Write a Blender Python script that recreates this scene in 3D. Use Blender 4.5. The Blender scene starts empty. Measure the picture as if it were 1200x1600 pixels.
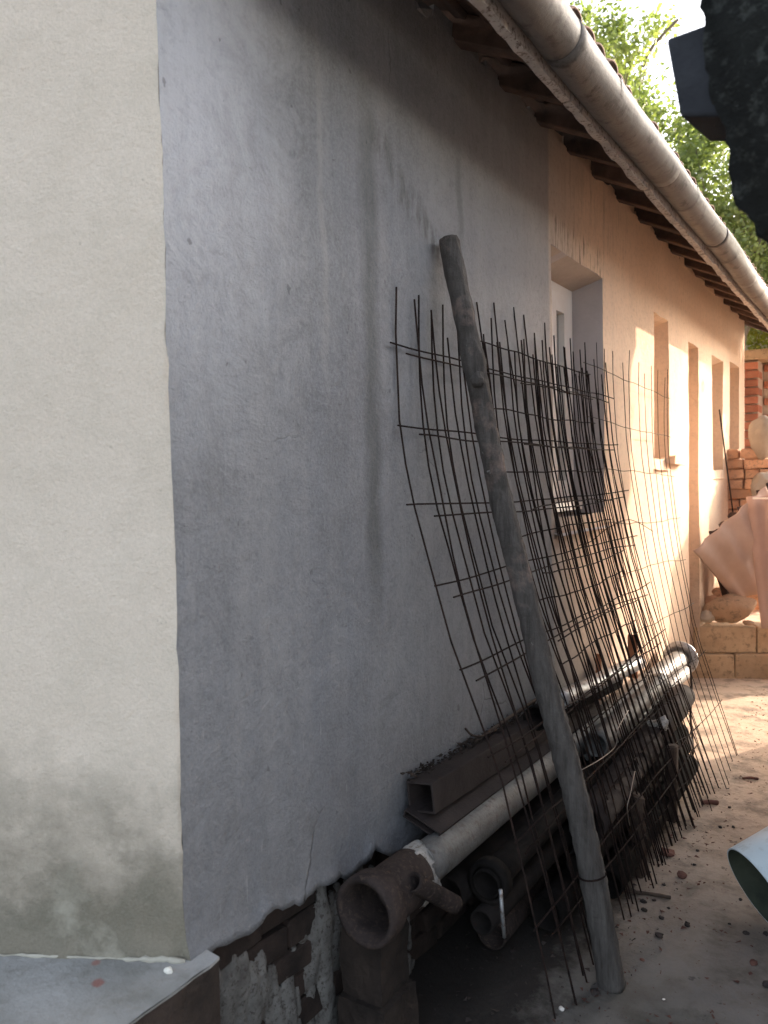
import bpy, bmesh, math, random
from mathutils import Vector, Matrix, noise
random.seed(7)
SC = bpy.context.scene
COL = SC.collection

# ------------------------------------------------------------------ camera
cam_d = bpy.data.cameras.new('camera')
cam = bpy.data.objects.new('camera', cam_d); COL.objects.link(cam)
CAM = Vector((1.2, 0.0, 1.5))
_f = 1200.0
def _ray(x, y): return Vector((x-600.0, -(y-800.0), -_f)).normalized()
_Y = _ray(1400, 735)
_w = -(-.020*_Y.x + _Y.y)/_Y.z
_Z = Vector((-.020, 1, _w)).normalized()
_X = _Y.cross(_Z)
ROT = Matrix((_X, _Y, _Z))
cam.matrix_world = Matrix.Translation(CAM) @ ROT.to_4x4()
cam_d.sensor_fit = 'VERTICAL'; cam_d.sensor_height = 32.0; cam_d.lens = 24.0
cam_d.clip_start = 0.05; cam_d.clip_end = 600
SC.camera = cam
cam_d.dof.use_dof = True; cam_d.dof.focus_distance = 2.8; cam_d.dof.aperture_fstop = 4.0

# ------------------------------------------------------------------ world and sun
SUN = Vector((1.0, 1.74, .66)).normalized()
elev = math.asin(SUN.z); azim = math.atan2(SUN.x, SUN.y)
w = bpy.data.worlds.new('World'); SC.world = w; w.use_nodes = True
wn = w.node_tree.nodes; wn.clear()
sky = wn.new('ShaderNodeTexSky'); sky.sky_type = 'NISHITA'; sky.sun_disc = False
sky.sun_elevation = math.radians(32); sky.sun_rotation = azim; sky.dust_density = 4.0; sky.air_density = .8; sky.ozone_density = .4
sky.sun_elevation = elev
bgn = wn.new('ShaderNodeBackground'); bgn.inputs[1].default_value = .15
wo = wn.new('ShaderNodeOutputWorld')
hs = wn.new('ShaderNodeHueSaturation'); hs.inputs['Saturation'].default_value = .55; hs.inputs['Value'].default_value = 1.0
w.node_tree.links.new(sky.outputs[0], hs.inputs['Color']); w.node_tree.links.new(hs.outputs[0], bgn.inputs[0]); w.node_tree.links.new(bgn.outputs[0], wo.inputs[0])
sd = bpy.data.lights.new('sun', 'SUN'); sd.energy = 2.05; sd.angle = math.radians(.5); sd.color = (1, .77, .60)
so = bpy.data.objects.new('sun', sd); COL.objects.link(so)
so.rotation_euler = SUN.to_track_quat('Z', 'Y').to_euler()
SC.view_settings.view_transform = 'Standard'; SC.view_settings.look = 'None'
SC.view_settings.exposure = 2.3; SC.view_settings.gamma = 1; SC.view_settings.use_curve_mapping = False
SC.cycles.use_denoising = True
SC.cycles.max_bounces = 8; SC.cycles.diffuse_bounces = 5

# ------------------------------------------------------------------ helpers
def P(x, y, Y):
    r = ROT @ Vector((x-600.0, -(y-800.0), -_f)); t = (Y-CAM.y)/r.y; return CAM + r*t
def PX(x, y, X=0.0):
    r = ROT @ Vector((x-600.0, -(y-800.0), -_f)); t = (X-CAM.x)/r.x; return CAM + r*t
def PG(x, y, z=0.0):
    r = ROT @ Vector((x-600.0, -(y-800.0), -_f)); t = (z-CAM.z)/r.z; return CAM + r*t
def nz(v, s=1.0, seed=0.0): return noise.noise(Vector((v[0]*s+seed, v[1]*s-seed*.7, v[2]*s+seed*1.3)))
def fbm(v, s=1.0, seed=0.0): return nz(v, s, seed) + .5*nz(v, s*2.1, seed+3) + .25*nz(v, s*4.3, seed+9)

def tag(o, label=None, cat=None, group=None, kind=None):
    if label: o['label'] = label
    if cat: o['category'] = cat
    if group: o['group'] = group
    if kind: o['kind'] = kind
    return o
def empty(name, loc=(0, 0, 0)):
    o = bpy.data.objects.new(name, None); COL.objects.link(o); o.location = loc; o.empty_display_size = .1; return o
def link(name, me, mat=None, parent=None, loc=None, rot=None, scale=None):
    o = bpy.data.objects.new(name, me); COL.objects.link(o)
    if mat is not None and not me.materials: me.materials.append(mat)
    if loc is not None: o.location = loc
    if rot is not None: o.rotation_euler = rot
    if scale is not None: o.scale = scale
    if parent is not None:
        o.parent = parent
        if parent.type == 'EMPTY' or True:
            o.matrix_parent_inverse = PINV.get(parent.name, Matrix.Identity(4))
    return o
class _Inv(dict):
    # world-space coordinates for children: inverse of the parent's own transform
    def get(self, n, d=None):
        p = bpy.data.objects[n]
        m = Matrix.LocRotScale(p.location, p.rotation_euler, p.scale)
        if p.parent is not None:
            q = p.parent; m = (Matrix.LocRotScale(q.location, q.rotation_euler, q.scale) @ p.matrix_parent_inverse) @ m
        return m.inverted()
PINV = _Inv()
def mesh(name, vs, fs, smooth=False):
    me = bpy.data.meshes.new(name); me.from_pydata([tuple(v) for v in vs], [], fs); me.validate()
    if smooth: me.polygons.foreach_set('use_smooth', [True]*len(me.polygons))
    me.update(); return me
class MB:
    def __init__(s): s.v = []; s.f = []
    def add(s, vs, fs):
        n = len(s.v); s.v += [Vector(v) for v in vs]; s.f += [tuple(i+n for i in f) for f in fs]; return s
    def box(s, lo, hi, M=None, j=0.0):
        vs = [Vector((x, y, z)) for z in (lo[2], hi[2]) for y in (lo[1], hi[1]) for x in (lo[0], hi[0])]
        if j: vs = [v+Vector((random.uniform(-j, j), random.uniform(-j, j), random.uniform(-j, j))) for v in vs]
        if M is not None: vs = [M @ v for v in vs]
        return s.add(vs, [(0, 2, 3, 1), (4, 5, 7, 6), (0, 1, 5, 4), (2, 6, 7, 3), (0, 4, 6, 2), (1, 3, 7, 5)])
    def tube(s, pts, r, n=8, caps=True, wob=0.0, seed=0):
        pts = [Vector(p) for p in pts]; m = len(pts); vs = []; up = None
        for i, p in enumerate(pts):
            t = (pts[min(i+1, m-1)] - pts[max(i-1, 0)]).normalized()
            if up is None:
                up = Vector((0, 0, 1)) if abs(t.z) < .9 else Vector((1, 0, 0))
            a = t.cross(up).normalized(); b = a.cross(t).normalized(); up = b
            rr = r[i] if isinstance(r, (list, tuple)) else r
            for k in range(n):
                th = 2*math.pi*k/n
                q = rr
                if wob: q = rr*(1 + wob*nz((math.cos(th)*1.3+i*.23, math.sin(th)*1.3, i*.31), 1.7, seed))
                vs.append(p + a*math.cos(th)*q + b*math.sin(th)*q)
        fs = [(i*n+k, i*n+(k+1) % n, (i+1)*n+(k+1) % n, (i+1)*n+k) for i in range(m-1) for k in range(n)]
        if caps: fs += [tuple(range(n))[::-1], tuple(range((m-1)*n, m*n))]
        return s.add(vs, fs)
    def lathe(s, prof, A, D, n=32, closed=True):
        # prof: (distance along axis, radius)
        D = Vector(D).normalized(); A = Vector(A); up = Vector((0, 0, 1)) if abs(D.z) < .9 else Vector((1, 0, 0))
        a = D.cross(up).normalized(); b = a.cross(D); m = len(prof); vs = []
        for t, r in prof:
            for k in range(n):
                th = 2*math.pi*k/n; vs.append(A + D*t + (a*math.cos(th)+b*math.sin(th))*max(r, 1e-4))
        M = m if closed else m-1
        fs = [(i*n+k, i*n+(k+1) % n, ((i+1) % m)*n+(k+1) % n, ((i+1) % m)*n+k) for i in range(M) for k in range(n)]
        return s.add(vs, fs)
    def build(s, name, mat, parent=None, smooth=False, **k):
        me = mesh(name, s.v, s.f, smooth)
        bm = bmesh.new(); bm.from_mesh(me); bmesh.ops.recalc_face_normals(bm, faces=bm.faces); bm.to_mesh(me); bm.free()
        return link(name, me, mat, parent, **k)
def grid(nu, nv, fn):
    vs = [fn(i/nu, j/nv) for j in range(nv+1) for i in range(nu+1)]
    fs = [(j*(nu+1)+i, j*(nu+1)+i+1, (j+1)*(nu+1)+i+1, (j+1)*(nu+1)+i) for j in range(nv) for i in range(nu)]
    return vs, fs
def rock_mesh(name, r, seed, sub=2, amp=.35, flat=.7):
    bm = bmesh.new(); bmesh.ops.create_icosphere(bm, subdivisions=sub, radius=1)
    for v in bm.verts:
        d = 1 + amp*fbm(v.co, 1.1, seed) + .12*amp*nz(v.co, 6, seed); v.co = Vector((v.co.x*r[0]*d, v.co.y*r[1]*d, v.co.z*r[2]*d))
    me = bpy.data.meshes.new(name); bm.to_mesh(me); bm.free(); return me
def brick_mesh(name, dx, dy, dz, j=.004, bev=.006, seed=0):
    rnd = random.Random(seed); bm = bmesh.new(); bmesh.ops.create_cube(bm, size=1)
    for v in bm.verts:
        v.co = Vector((v.co.x*dx, v.co.y*dy, v.co.z*dz)) + Vector([rnd.uniform(-j, j) for _ in range(3)])
    if bev: bmesh.ops.bevel(bm, geom=list(bm.edges), offset=bev, segments=1, affect='EDGES')
    me = bpy.data.meshes.new(name); bm.to_mesh(me); bm.free(); return me

# ------------------------------------------------------------------ materials
class NT:
    def __init__(s, name):
        s.m = bpy.data.materials.new(name); s.m.use_nodes = True; s.t = s.m.node_tree; s.n = s.t.nodes
        s.b = s.n['Principled BSDF']; g = s.n.new('ShaderNodeNewGeometry'); s.pos = g.outputs['Position']
        s.oi = s.n.new('ShaderNodeObjectInfo')
    def L(s, a, b): s.t.links.new(a, b)
    def map(s, scale=(1, 1, 1), loc=(0, 0, 0), src=None):
        m = s.n.new('ShaderNodeMapping'); m.inputs['Scale'].default_value = scale; m.inputs['Location'].default_value = loc
        s.L(src or s.pos, m.inputs['Vector']); return m.outputs[0]
    def noise(s, scale, detail=6, rough=.6, vec=None, dist=0):
        t = s.n.new('ShaderNodeTexNoise'); t.inputs['Scale'].default_value = scale; t.inputs['Detail'].default_value = detail
        t.inputs['Roughness'].default_value = rough; t.inputs['Distortion'].default_value = dist
        s.L(vec or s.pos, t.inputs['Vector']); return t.outputs['Fac']
    def vor(s, scale, vec=None):
        t = s.n.new('ShaderNodeTexVoronoi'); t.inputs['Scale'].default_value = scale; s.L(vec or s.pos, t.inputs['Vector']); return t.outputs['Distance']
    def ramp(s, fac, stops):
        r = s.n.new('ShaderNodeValToRGB'); e = r.color_ramp.elements
        while len(e) < len(stops): e.new(.5)
        for i, (p, c) in enumerate(stops):
            e[i].position = p; e[i].color = (c[0], c[1], c[2], 1) if isinstance(c, (tuple, list)) else (c, c, c, 1)
        s.L(fac, r.inputs[0]); return r.outputs[0]
    def mix(s, fac, a, b, mode='MIX'):
        m = s.n.new('ShaderNodeMix'); m.data_type = 'RGBA'; m.blend_type = mode
        for v, k in ((fac, 0), (a, 6), (b, 7)):
            if hasattr(v, 'is_linked'): s.L(v, m.inputs[k])
            elif k == 0: m.inputs[0].default_value = v
            else: m.inputs[k].default_value = (v[0], v[1], v[2], 1)
        return m.outputs[2]
    def math(s, op, a, b=0.0, c=None, clamp=False):
        m = s.n.new('ShaderNodeMath'); m.operation = op; m.use_clamp = clamp
        for v, k in ((a, 0), (b, 1), (c, 2)):
            if v is None: continue
            if hasattr(v, 'is_linked'): s.L(v, m.inputs[k])
            else: m.inputs[k].default_value = v
        return m.outputs[0]
    def xyz(s, src=None):
        x = s.n.new('ShaderNodeSeparateXYZ'); s.L(src or s.pos, x.inputs[0]); return x.outputs
    def band(s, v, a, b, soft):
        # 1 inside a..b
        u = s.math('DIVIDE', s.math('SUBTRACT', v, a), soft, clamp=True); q = s.math('DIVIDE', s.math('SUBTRACT', b, v), soft, clamp=True)
        return s.math('MULTIPLY', u, q)
    def bump(s, h, strength=.4, dist=.01, prev=None):
        b = s.n.new('ShaderNodeBump'); b.inputs['Strength'].default_value = strength; b.inputs['Distance'].default_value = dist
        s.L(h, b.inputs['Height'])
        if prev: s.L(prev, b.inputs['Normal'])
        return b.outputs[0]
    def out(s, col, rough=.85, nrm=None, metal=0.0, spec=.3):
        if hasattr(col, 'is_linked'): s.L(col, s.b.inputs['Base Color'])
        else: s.b.inputs['Base Color'].default_value = (*col, 1)
        if hasattr(rough, 'is_linked'): s.L(rough, s.b.inputs['Roughness'])
        else: s.b.inputs['Roughness'].default_value = rough
        s.b.inputs['Metallic'].default_value = metal; s.b.inputs['Specular IOR Level'].default_value = spec
        if nrm: s.L(nrm, s.b.inputs['Normal'])
        return s.m
def simple(name, c1, c2, scale=6, rough=.85, bs=.4, bd=.004, metal=0.0, rnd=0.25, spots=None, bscale=None, spec=.3):
    t = NT(name)
    off = t.math('MULTIPLY', t.oi.outputs['Random'], 17.0)
    v = t.n.new('ShaderNodeVectorMath'); v.operation = 'ADD'; t.L(t.pos, v.inputs[0]); t.L(off, v.inputs[1])
    n = t.noise(scale, 8, .65, v.outputs[0])
    col = t.mix(t.ramp(n, [(.32, 0), (.68, 1)]), c1, c2)
    if rnd:
        k = t.math('MULTIPLY_ADD', t.oi.outputs['Random'], 2*rnd, 1-rnd)
        g = t.n.new('ShaderNodeCombineColor'); [t.L(k, g.inputs[i]) for i in range(3)]
        col = t.mix(1.0, col, g.outputs[0], 'MULTIPLY')
    if spots:
        sn = t.noise(scale*5, 5, .7, v.outputs[0]); col = t.mix(t.ramp(sn, [(.52, 0), (.64, 1)]), col, spots)
    h = t.noise(bscale or scale*9, 8, .7, v.outputs[0])
    return t.out(col, rough, t.bump(h, bs, bd), metal, spec)

def plaster_long():
    t = NT('long_wall_plaster'); x, y, z = t.xyz()
    st = t.map((1, 9, .55)); s1 = t.noise(1.0, 7, .62, st, .3)                 # vertical streaks
    st2 = t.map((1, 30, 1.1)); s2 = t.noise(1.0, 5, .6, st2)
    cl = t.noise(1.6, 6, .6); fine = t.noise(34, 6, .7); fine2 = t.noise(150, 3, .6)
    grey = t.mix(t.ramp(cl, [(.3, 0), (.7, 1)]), (.158, .168, .188), (.245, .257, .278))
    grey = t.mix(t.math('MULTIPLY', t.ramp(s1, [(.38, 0), (.72, 1)]), .55), grey, (.325, .325, .325))
    mid = t.noise(7, 8, .72, None, .6); gr = t.noise(120, 4, .75)
    ve = t.n.new('ShaderNodeTexVoronoi'); ve.feature = 'DISTANCE_TO_EDGE'; ve.inputs['Scale'].default_value = 1.5
    wp = t.n.new('ShaderNodeMix'); wp.data_type = 'VECTOR'; wp.inputs[0].default_value = .12
    nn = t.n.new('ShaderNodeTexNoise'); nn.inputs['Scale'].default_value = 5; nn.inputs['Detail'].default_value = 6; t.L(t.pos, nn.inputs['Vector'])
    t.L(t.pos, wp.inputs[4]); t.L(nn.outputs['Color'], wp.inputs[5]); t.L(wp.outputs[1], ve.inputs['Vector'])
    crack = t.math('MULTIPLY', t.ramp(ve.outputs['Distance'], [(.0, 1), (.0045, 0)]), t.ramp(t.noise(1.7, 3, .5, t.map((1, 1, 1), (9, 2, 4))), [(.60, 0), (.68, 1)]))
    grey = t.mix(t.math('MULTIPLY', t.ramp(mid, [(.36, 1), (.56, 0)]), .38), grey, (.125, .13, .142))
    grey = t.mix(t.math('MULTIPLY', t.ramp(gr, [(.35, 0), (.68, 1)]), .42), grey, (.36, .365, .375))
    grey = t.mix(t.math('MULTIPLY', crack, .4), grey, (.05, .05, .052))
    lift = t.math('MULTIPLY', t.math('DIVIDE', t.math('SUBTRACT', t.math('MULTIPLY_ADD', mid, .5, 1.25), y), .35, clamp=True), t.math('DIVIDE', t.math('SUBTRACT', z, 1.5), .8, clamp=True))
    grey = t.mix(t.math('MULTIPLY', lift, .75), grey, (.44, .46, .50))  # upper left brightened, the light gradient painted into the grey
    chips = t.ramp(t.noise(26, 3, .55, t.map((1, 1, .8), (0, 3, 3))), [(.70, 0), (.72, 1)])
    grey = t.mix(t.math('MULTIPLY', chips, .5), grey, (.08, .08, .085))
    grey = t.mix(t.math('MULTIPLY', t.ramp(s2, [(.5, 0), (.8, 1)]), .16), grey, (.15, .15, .145))
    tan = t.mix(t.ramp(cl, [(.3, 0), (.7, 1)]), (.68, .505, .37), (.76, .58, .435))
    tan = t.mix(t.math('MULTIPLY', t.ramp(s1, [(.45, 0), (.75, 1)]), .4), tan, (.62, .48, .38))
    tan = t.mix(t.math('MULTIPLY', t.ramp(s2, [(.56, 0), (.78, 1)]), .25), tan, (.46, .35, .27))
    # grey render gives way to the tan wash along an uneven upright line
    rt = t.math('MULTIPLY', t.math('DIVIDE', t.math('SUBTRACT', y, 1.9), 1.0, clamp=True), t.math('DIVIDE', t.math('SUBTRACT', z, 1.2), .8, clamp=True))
    grey = t.mix(t.math('MULTIPLY', rt, .6), grey, (.36, .335, .315))  # bounce light painted in: grey paler to the right and upwards
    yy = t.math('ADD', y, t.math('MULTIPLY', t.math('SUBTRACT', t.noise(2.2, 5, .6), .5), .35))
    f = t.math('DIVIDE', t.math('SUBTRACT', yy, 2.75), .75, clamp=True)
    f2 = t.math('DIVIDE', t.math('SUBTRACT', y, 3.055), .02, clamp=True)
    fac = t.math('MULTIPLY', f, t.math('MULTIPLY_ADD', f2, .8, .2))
    # lower wall keeps grey a little farther along
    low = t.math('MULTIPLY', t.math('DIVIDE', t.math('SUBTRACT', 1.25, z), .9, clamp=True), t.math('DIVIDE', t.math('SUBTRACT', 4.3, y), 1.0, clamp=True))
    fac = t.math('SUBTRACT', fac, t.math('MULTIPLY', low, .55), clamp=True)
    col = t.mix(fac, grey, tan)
    # dark run-off stain below the eave, with branches
    wv = t.math('MULTIPLY', t.math('SUBTRACT', t.noise(3.5, 5, .6), .5), .09)
    ys = t.math('ADD', y, wv)
    stain = t.math('MULTIPLY', t.band(ys, 1.70, 1.80, .035), t.band(z, 1.0, 2.66, .35))
    stain = t.math('MULTIPLY', stain, t.ramp(t.noise(14, 5, .7, t.map((1, 1, .35))), [(.3, .35), (.65, 1)]))
    col = t.mix(t.math('MULTIPLY', stain, .62), col, (.085, .085, .078))
    br = t.math('ADD', t.math('MULTIPLY_ADD', t.math('SUBTRACT', ys, 1.75), .62, z), t.math('MULTIPLY', wv, 1.2))
    br = t.math('MULTIPLY', t.band(br, 2.40, 2.52, .04), t.band(y, 1.72, 2.35, .12))
    br = t.math('MULTIPLY', br, t.ramp(t.noise(22, 4, .7, t.map((1, 1.4, .4))), [(.42, 0), (.62, 1)]))
    col = t.mix(t.math('MULTIPLY', br, .6), col, (.10, .095, .09))
    s3 = t.math('MULTIPLY', t.band(ys, 2.255, 2.31, .02), t.band(z, 2.2, 2.62, .12))
    col = t.mix(t.math('MULTIPLY', s3, .35), col, (.1, .1, .1))
    s4 = t.math('MULTIPLY', t.band(ys, 1.53, 1.565, .012), t.band(z, 1.6, 2.75, .4))
    col = t.mix(t.math('MULTIPLY', s4, .3), col, (.36, .36, .35))
    # darker towards the wall top; then dribbles under the window heads and eave
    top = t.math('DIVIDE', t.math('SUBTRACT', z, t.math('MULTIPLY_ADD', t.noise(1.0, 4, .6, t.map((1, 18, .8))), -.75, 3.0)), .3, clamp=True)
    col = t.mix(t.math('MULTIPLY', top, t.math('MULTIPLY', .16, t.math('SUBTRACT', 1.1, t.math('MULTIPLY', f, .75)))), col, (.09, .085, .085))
    drip = t.math('MULTIPLY', t.band(y, 3.08, 3.85, .05), t.band(z, 2.42, 2.62, .04))
    drip = t.math('MULTIPLY', drip, t.ramp(t.noise(1.0, 4, .7, t.map((1, 45, 5))), [(.5, 0), (.62, 1)]))
    col = t.mix(t.math('MULTIPLY', drip, .7), col, (.07, .06, .055))
    d2 = t.math('MULTIPLY', t.band(y, 3.15, 4.3, .2), t.band(z, 2.55, 2.95, .12))
    d2 = t.math('MULTIPLY', d2, t.ramp(t.noise(1.0, 5, .7, t.map((1, 26, 2.2))), [(.5, 0), (.68, 1)]))
    col = t.mix(t.math('MULTIPLY', d2, .35), col, (.12, .095, .08))
    # pale scratches low on the wall
    sc = t.ramp(t.noise(1.0, 2, .5, t.map((1, 120, 11))), [(.71, 0), (.74, 1)])
    col = t.mix(t.math('MULTIPLY', sc, t.math('MULTIPLY', t.band(z, .3, 1.5, .3), .45)), col, (.42, .42, .42))
    # wall darkens towards the plinth, the light gradient put into the colour
    foot_shade = t.math('DIVIDE', t.math('SUBTRACT', t.math('MULTIPLY_ADD', t.noise(4, 6, .7), .75, .62), z), .55, clamp=True)
    col = t.mix(t.math('MULTIPLY', foot_shade, .34), col, (.12, .115, .11))
    col = t.mix(t.math('MULTIPLY', t.ramp(fine, [(.35, 1), (.5, 0)]), .16), col, (.08, .08, .08))
    h = t.math('ADD', t.math('MULTIPLY', fine, .6), t.math('ADD', t.math('MULTIPLY', fine2, .25), t.math('MULTIPLY', t.noise(6, 5, .6), 1.2)))
    return t.out(col, .92, t.bump(t.math('ADD', h, t.math('SUBTRACT', t.math('MULTIPLY', mid, 1.6), t.math('MULTIPLY', crack, .8))), .6, .012), spec=.12)
def plaster_cream():
    t = NT('cream_plaster'); x, y, z = t.xyz()
    cl = t.noise(2.0, 6, .6); fine = t.noise(60, 6, .7); pit = t.noise(28, 4, .6)
    col = t.mix(t.ramp(cl, [(.3, 0), (.7, 1)]), (.685, .60, .495), (.745, .66, .555))
    mold = t.math('DIVIDE', t.math('SUBTRACT', t.math('MULTIPLY_ADD', t.noise(2.6, 8, .7), .75, .60), z), .36, clamp=True)
    col = t.mix(t.math('MULTIPLY', mold, .92), col, (.17, .155, .118))
    patch = t.math('MULTIPLY', t.ramp(t.noise(9, 7, .7), [(.42, 0), (.62, 1)]), t.math('DIVIDE', t.math('SUBTRACT', .98, z), .3, clamp=True))
    col = t.mix(t.math('MULTIPLY', patch, .72), col, (.11, .105, .08))
    col = t.mix(t.math('MULTIPLY', t.ramp(t.noise(5.5, 5, .6, t.map((1, 1, 1), (3, 8, 2))), [(.55, 0), (.7, 1)]), t.math('DIVIDE', t.math('SUBTRACT', .9, z), .3, clamp=True)), col, (.42, .40, .33))
    col = t.mix(t.ramp(pit, [(.69, 0), (.75, .5)]), col, (.25, .22, .17))
    col = t.mix(t.ramp(t.noise(13, 2, .5, t.map((1, 1, 1), (5, 1, 9))), [(.76, 0), (.775, .9)]), col, (.2, .13, .09))
    gr = t.noise(170, 4, .75)
    col = t.mix(t.math('MULTIPLY', t.ramp(gr, [(.35, 1), (.62, 0)]), .22), col, (.36, .33, .26))
    col = t.mix(t.math('MULTIPLY', t.ramp(t.noise(9, 6, .7), [(.45, 0), (.7, 1)]), .2), col, (.44, .41, .33))
    h = t.math('ADD', t.math('MULTIPLY', fine, 1.1), t.math('ADD', t.noise(9, 5, .6), t.math('ADD', t.math('MULTIPLY', pit, .6), t.math('MULTIPLY', gr, .5))))
    return t.out(col, .95, t.bump(h, .6, .008), spec=.12)
def ground_mat():
    t = NT('concrete_ground'); x, y, z = t.xyz()
    n1 = t.noise(1.4, 8, .65); n2 = t.noise(6, 8, .7); n3 = t.noise(90, 4, .7); n4 = t.noise(.9, 3, .5, t.map((1, 1, 1), (7, 3, 0)))
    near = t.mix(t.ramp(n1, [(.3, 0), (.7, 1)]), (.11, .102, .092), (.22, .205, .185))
    far = t.mix(t.ramp(n1, [(.3, 0), (.7, 1)]), (.48, .36, .27), (.60, .48, .37))  # far concrete paled to bounce more light onto the shaded wall
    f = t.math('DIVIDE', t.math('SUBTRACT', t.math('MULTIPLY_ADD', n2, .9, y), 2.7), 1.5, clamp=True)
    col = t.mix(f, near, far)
    col = t.mix(t.math('MULTIPLY', t.ramp(n2, [(.47, 0), (.62, 1)]), .62), col, (.095, .085, .07))
    # mossy dark patch towards the camera
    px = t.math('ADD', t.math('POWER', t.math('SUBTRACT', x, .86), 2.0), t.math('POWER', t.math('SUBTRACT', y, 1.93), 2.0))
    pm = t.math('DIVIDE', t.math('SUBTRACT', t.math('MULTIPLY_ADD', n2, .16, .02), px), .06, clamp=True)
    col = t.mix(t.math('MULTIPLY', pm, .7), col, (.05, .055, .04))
    # shade under the pile painted dark on the ground, fading outwards
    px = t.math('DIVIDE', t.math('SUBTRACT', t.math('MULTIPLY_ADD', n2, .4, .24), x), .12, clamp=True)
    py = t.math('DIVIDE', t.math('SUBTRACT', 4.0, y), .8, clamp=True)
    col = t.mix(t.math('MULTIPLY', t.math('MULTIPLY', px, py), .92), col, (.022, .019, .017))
    col = t.mix(t.math('MULTIPLY', t.ramp(t.noise(16, 4, .6), [(.66, 0), (.7, 1)]), .55), col, (.04, .035, .03))
    h = t.math('ADD', t.math('MULTIPLY', n2, 1.5), t.math('ADD', t.math('MULTIPLY', n3, .25), t.noise(25, 5, .7)))
    return t.out(col, .9, t.bump(h, .5, .012), spec=.25)
def ledge_mat():
    t = NT('ledge_concrete'); n1 = t.noise(4, 8, .65); n2 = t.noise(20, 6, .7)
    col = t.mix(t.ramp(n1, [(.3, 0), (.7, 1)]), (.18, .18, .165), (.34, .34, .33))
    col = t.mix(t.math('MULTIPLY', t.ramp(n2, [(.5, 0), (.7, 1)]), .4), col, (.13, .12, .095))
    x, y, z = t.xyz()
    # brick-red smears
    def blob(cx, cy, r):
        d = t.math('SQRT', t.math('ADD', t.math('POWER', t.math('SUBTRACT', x, cx), 2.0), t.math('POWER', t.math('SUBTRACT', y, cy), 2.0)))
        d = t.math('ADD', d, t.math('MULTIPLY', t.math('SUBTRACT', n2, .5), .03))
        return t.math('DIVIDE', t.math('SUBTRACT', r, d), .006, clamp=True)
    a, b = PG(150, 1504, .532), PG(152, 1536, .532)
    col = t.mix(t.math('MULTIPLY', blob(a.x, a.y, .012), .6), col, (.28, .10, .07))
    col = t.mix(t.math('MULTIPLY', blob(b.x, b.y, .014), .7), col, (.25, .08, .06))
    return t.out(col, .8, t.bump(t.math('ADD', n2, t.noise(90, 4, .6)), .5, .006))
def plinth_mat():
    t = NT('plinth_masonry'); n1 = t.noise(7, 8, .7); n2 = t.noise(45, 6, .7)
    col = t.mix(t.ramp(n1, [(.3, 0), (.7, 1)]), (.022, .017, .014), (.075, .055, .044))
    return t.out(col, .9, t.bump(t.math('ADD', n1, t.math('MULTIPLY', n2, .4)), .9, .02))
M = {}
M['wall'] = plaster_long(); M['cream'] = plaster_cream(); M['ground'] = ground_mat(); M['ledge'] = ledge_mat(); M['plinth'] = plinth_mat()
M['mortar'] = simple('grey_mortar', (.19, .18, .165), (.32, .31, .29), 9, .95, .7, .008, rnd=.1)
M['brick'] = simple('red_brick', (.33, .12, .075), (.44, .19, .12), 9, .95, .6, .005, rnd=.22)
M['pale_brick'] = simple('salmon_brick', (.50, .28, .17), (.62, .39, .26), 8, .95, .6, .006, rnd=.2, spots=(.36, .24, .17))
M['dark_brick'] = simple('sooty_brick', (.018, .014, .012), (.055, .038, .031), 10, .95, .7, .006, rnd=.3)
M['brick_mortar'] = simple('pale_joint_mortar', (.40, .31, .25), (.50, .40, .32), 9, .95, .6, .005, rnd=0)
M['rebar'] = simple('rusty_bar_steel', (.010, .008, .008), (.035, .022, .018), 40, .9, .5, .001, spec=.1, rnd=.3, bscale=500)
M['galv'] = simple('weathered_galvanised_steel', (.26, .27, .28), (.46, .47, .48), 9, .42, .25, .002, metal=.55, rnd=.0, spots=(.16, .13, .11))
M['grey_pipe'] = simple('scuffed_grey_pipe', (.095, .095, .092), (.20, .20, .195), 9, .5, .8, .004, metal=.2, rnd=.1, spots=(.10, .09, .08))
M['iron'] = simple('brown_cast_iron', (.022, .018, .017), (.055, .042, .038), 16, .85, .8, .004, metal=.0, rnd=.15, spots=(.075, .055, .045), spec=.12)
M['brown'] = simple('brown_rusted_steel', (.030, .024, .023), (.055, .044, .041), 9, .8, .6, .004, rnd=.15, spec=.15)
M['dark_pipe'] = simple('shade_black_pipe', (.007, .0065, .006), (.020, .017, .016), 10, .9, .6, .004, rnd=.3, spec=.08)  # near black: the deep shade of the pile put into the pipe colour
M['rust'] = simple('orange_rust', (.32, .12, .06), (.42, .19, .10), 20, .85, .6, .002, rnd=.1)
M['gutter'] = simple('weathered_zinc', (.095, .083, .075), (.175, .155, .14), 3, .55, .5, .004, metal=.1, rnd=.0, spots=(.07, .058, .05))
M['limewash'] = simple('flaking_limewash', (.38, .34, .31), (.56, .51, .47), 14, .9, .6, .004, rnd=.1, spots=(.16, .12, .10))
M['wood'] = simple('old_roof_timber', (.055, .04, .034), (.17, .11, .085), 7, .9, .6, .004, rnd=.25)
M['tile'] = simple('terracotta_tile', (.16, .105, .085), (.27, .19, .155), 12, .9, .6, .004, rnd=.25, spots=(.12, .09, .07))
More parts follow.
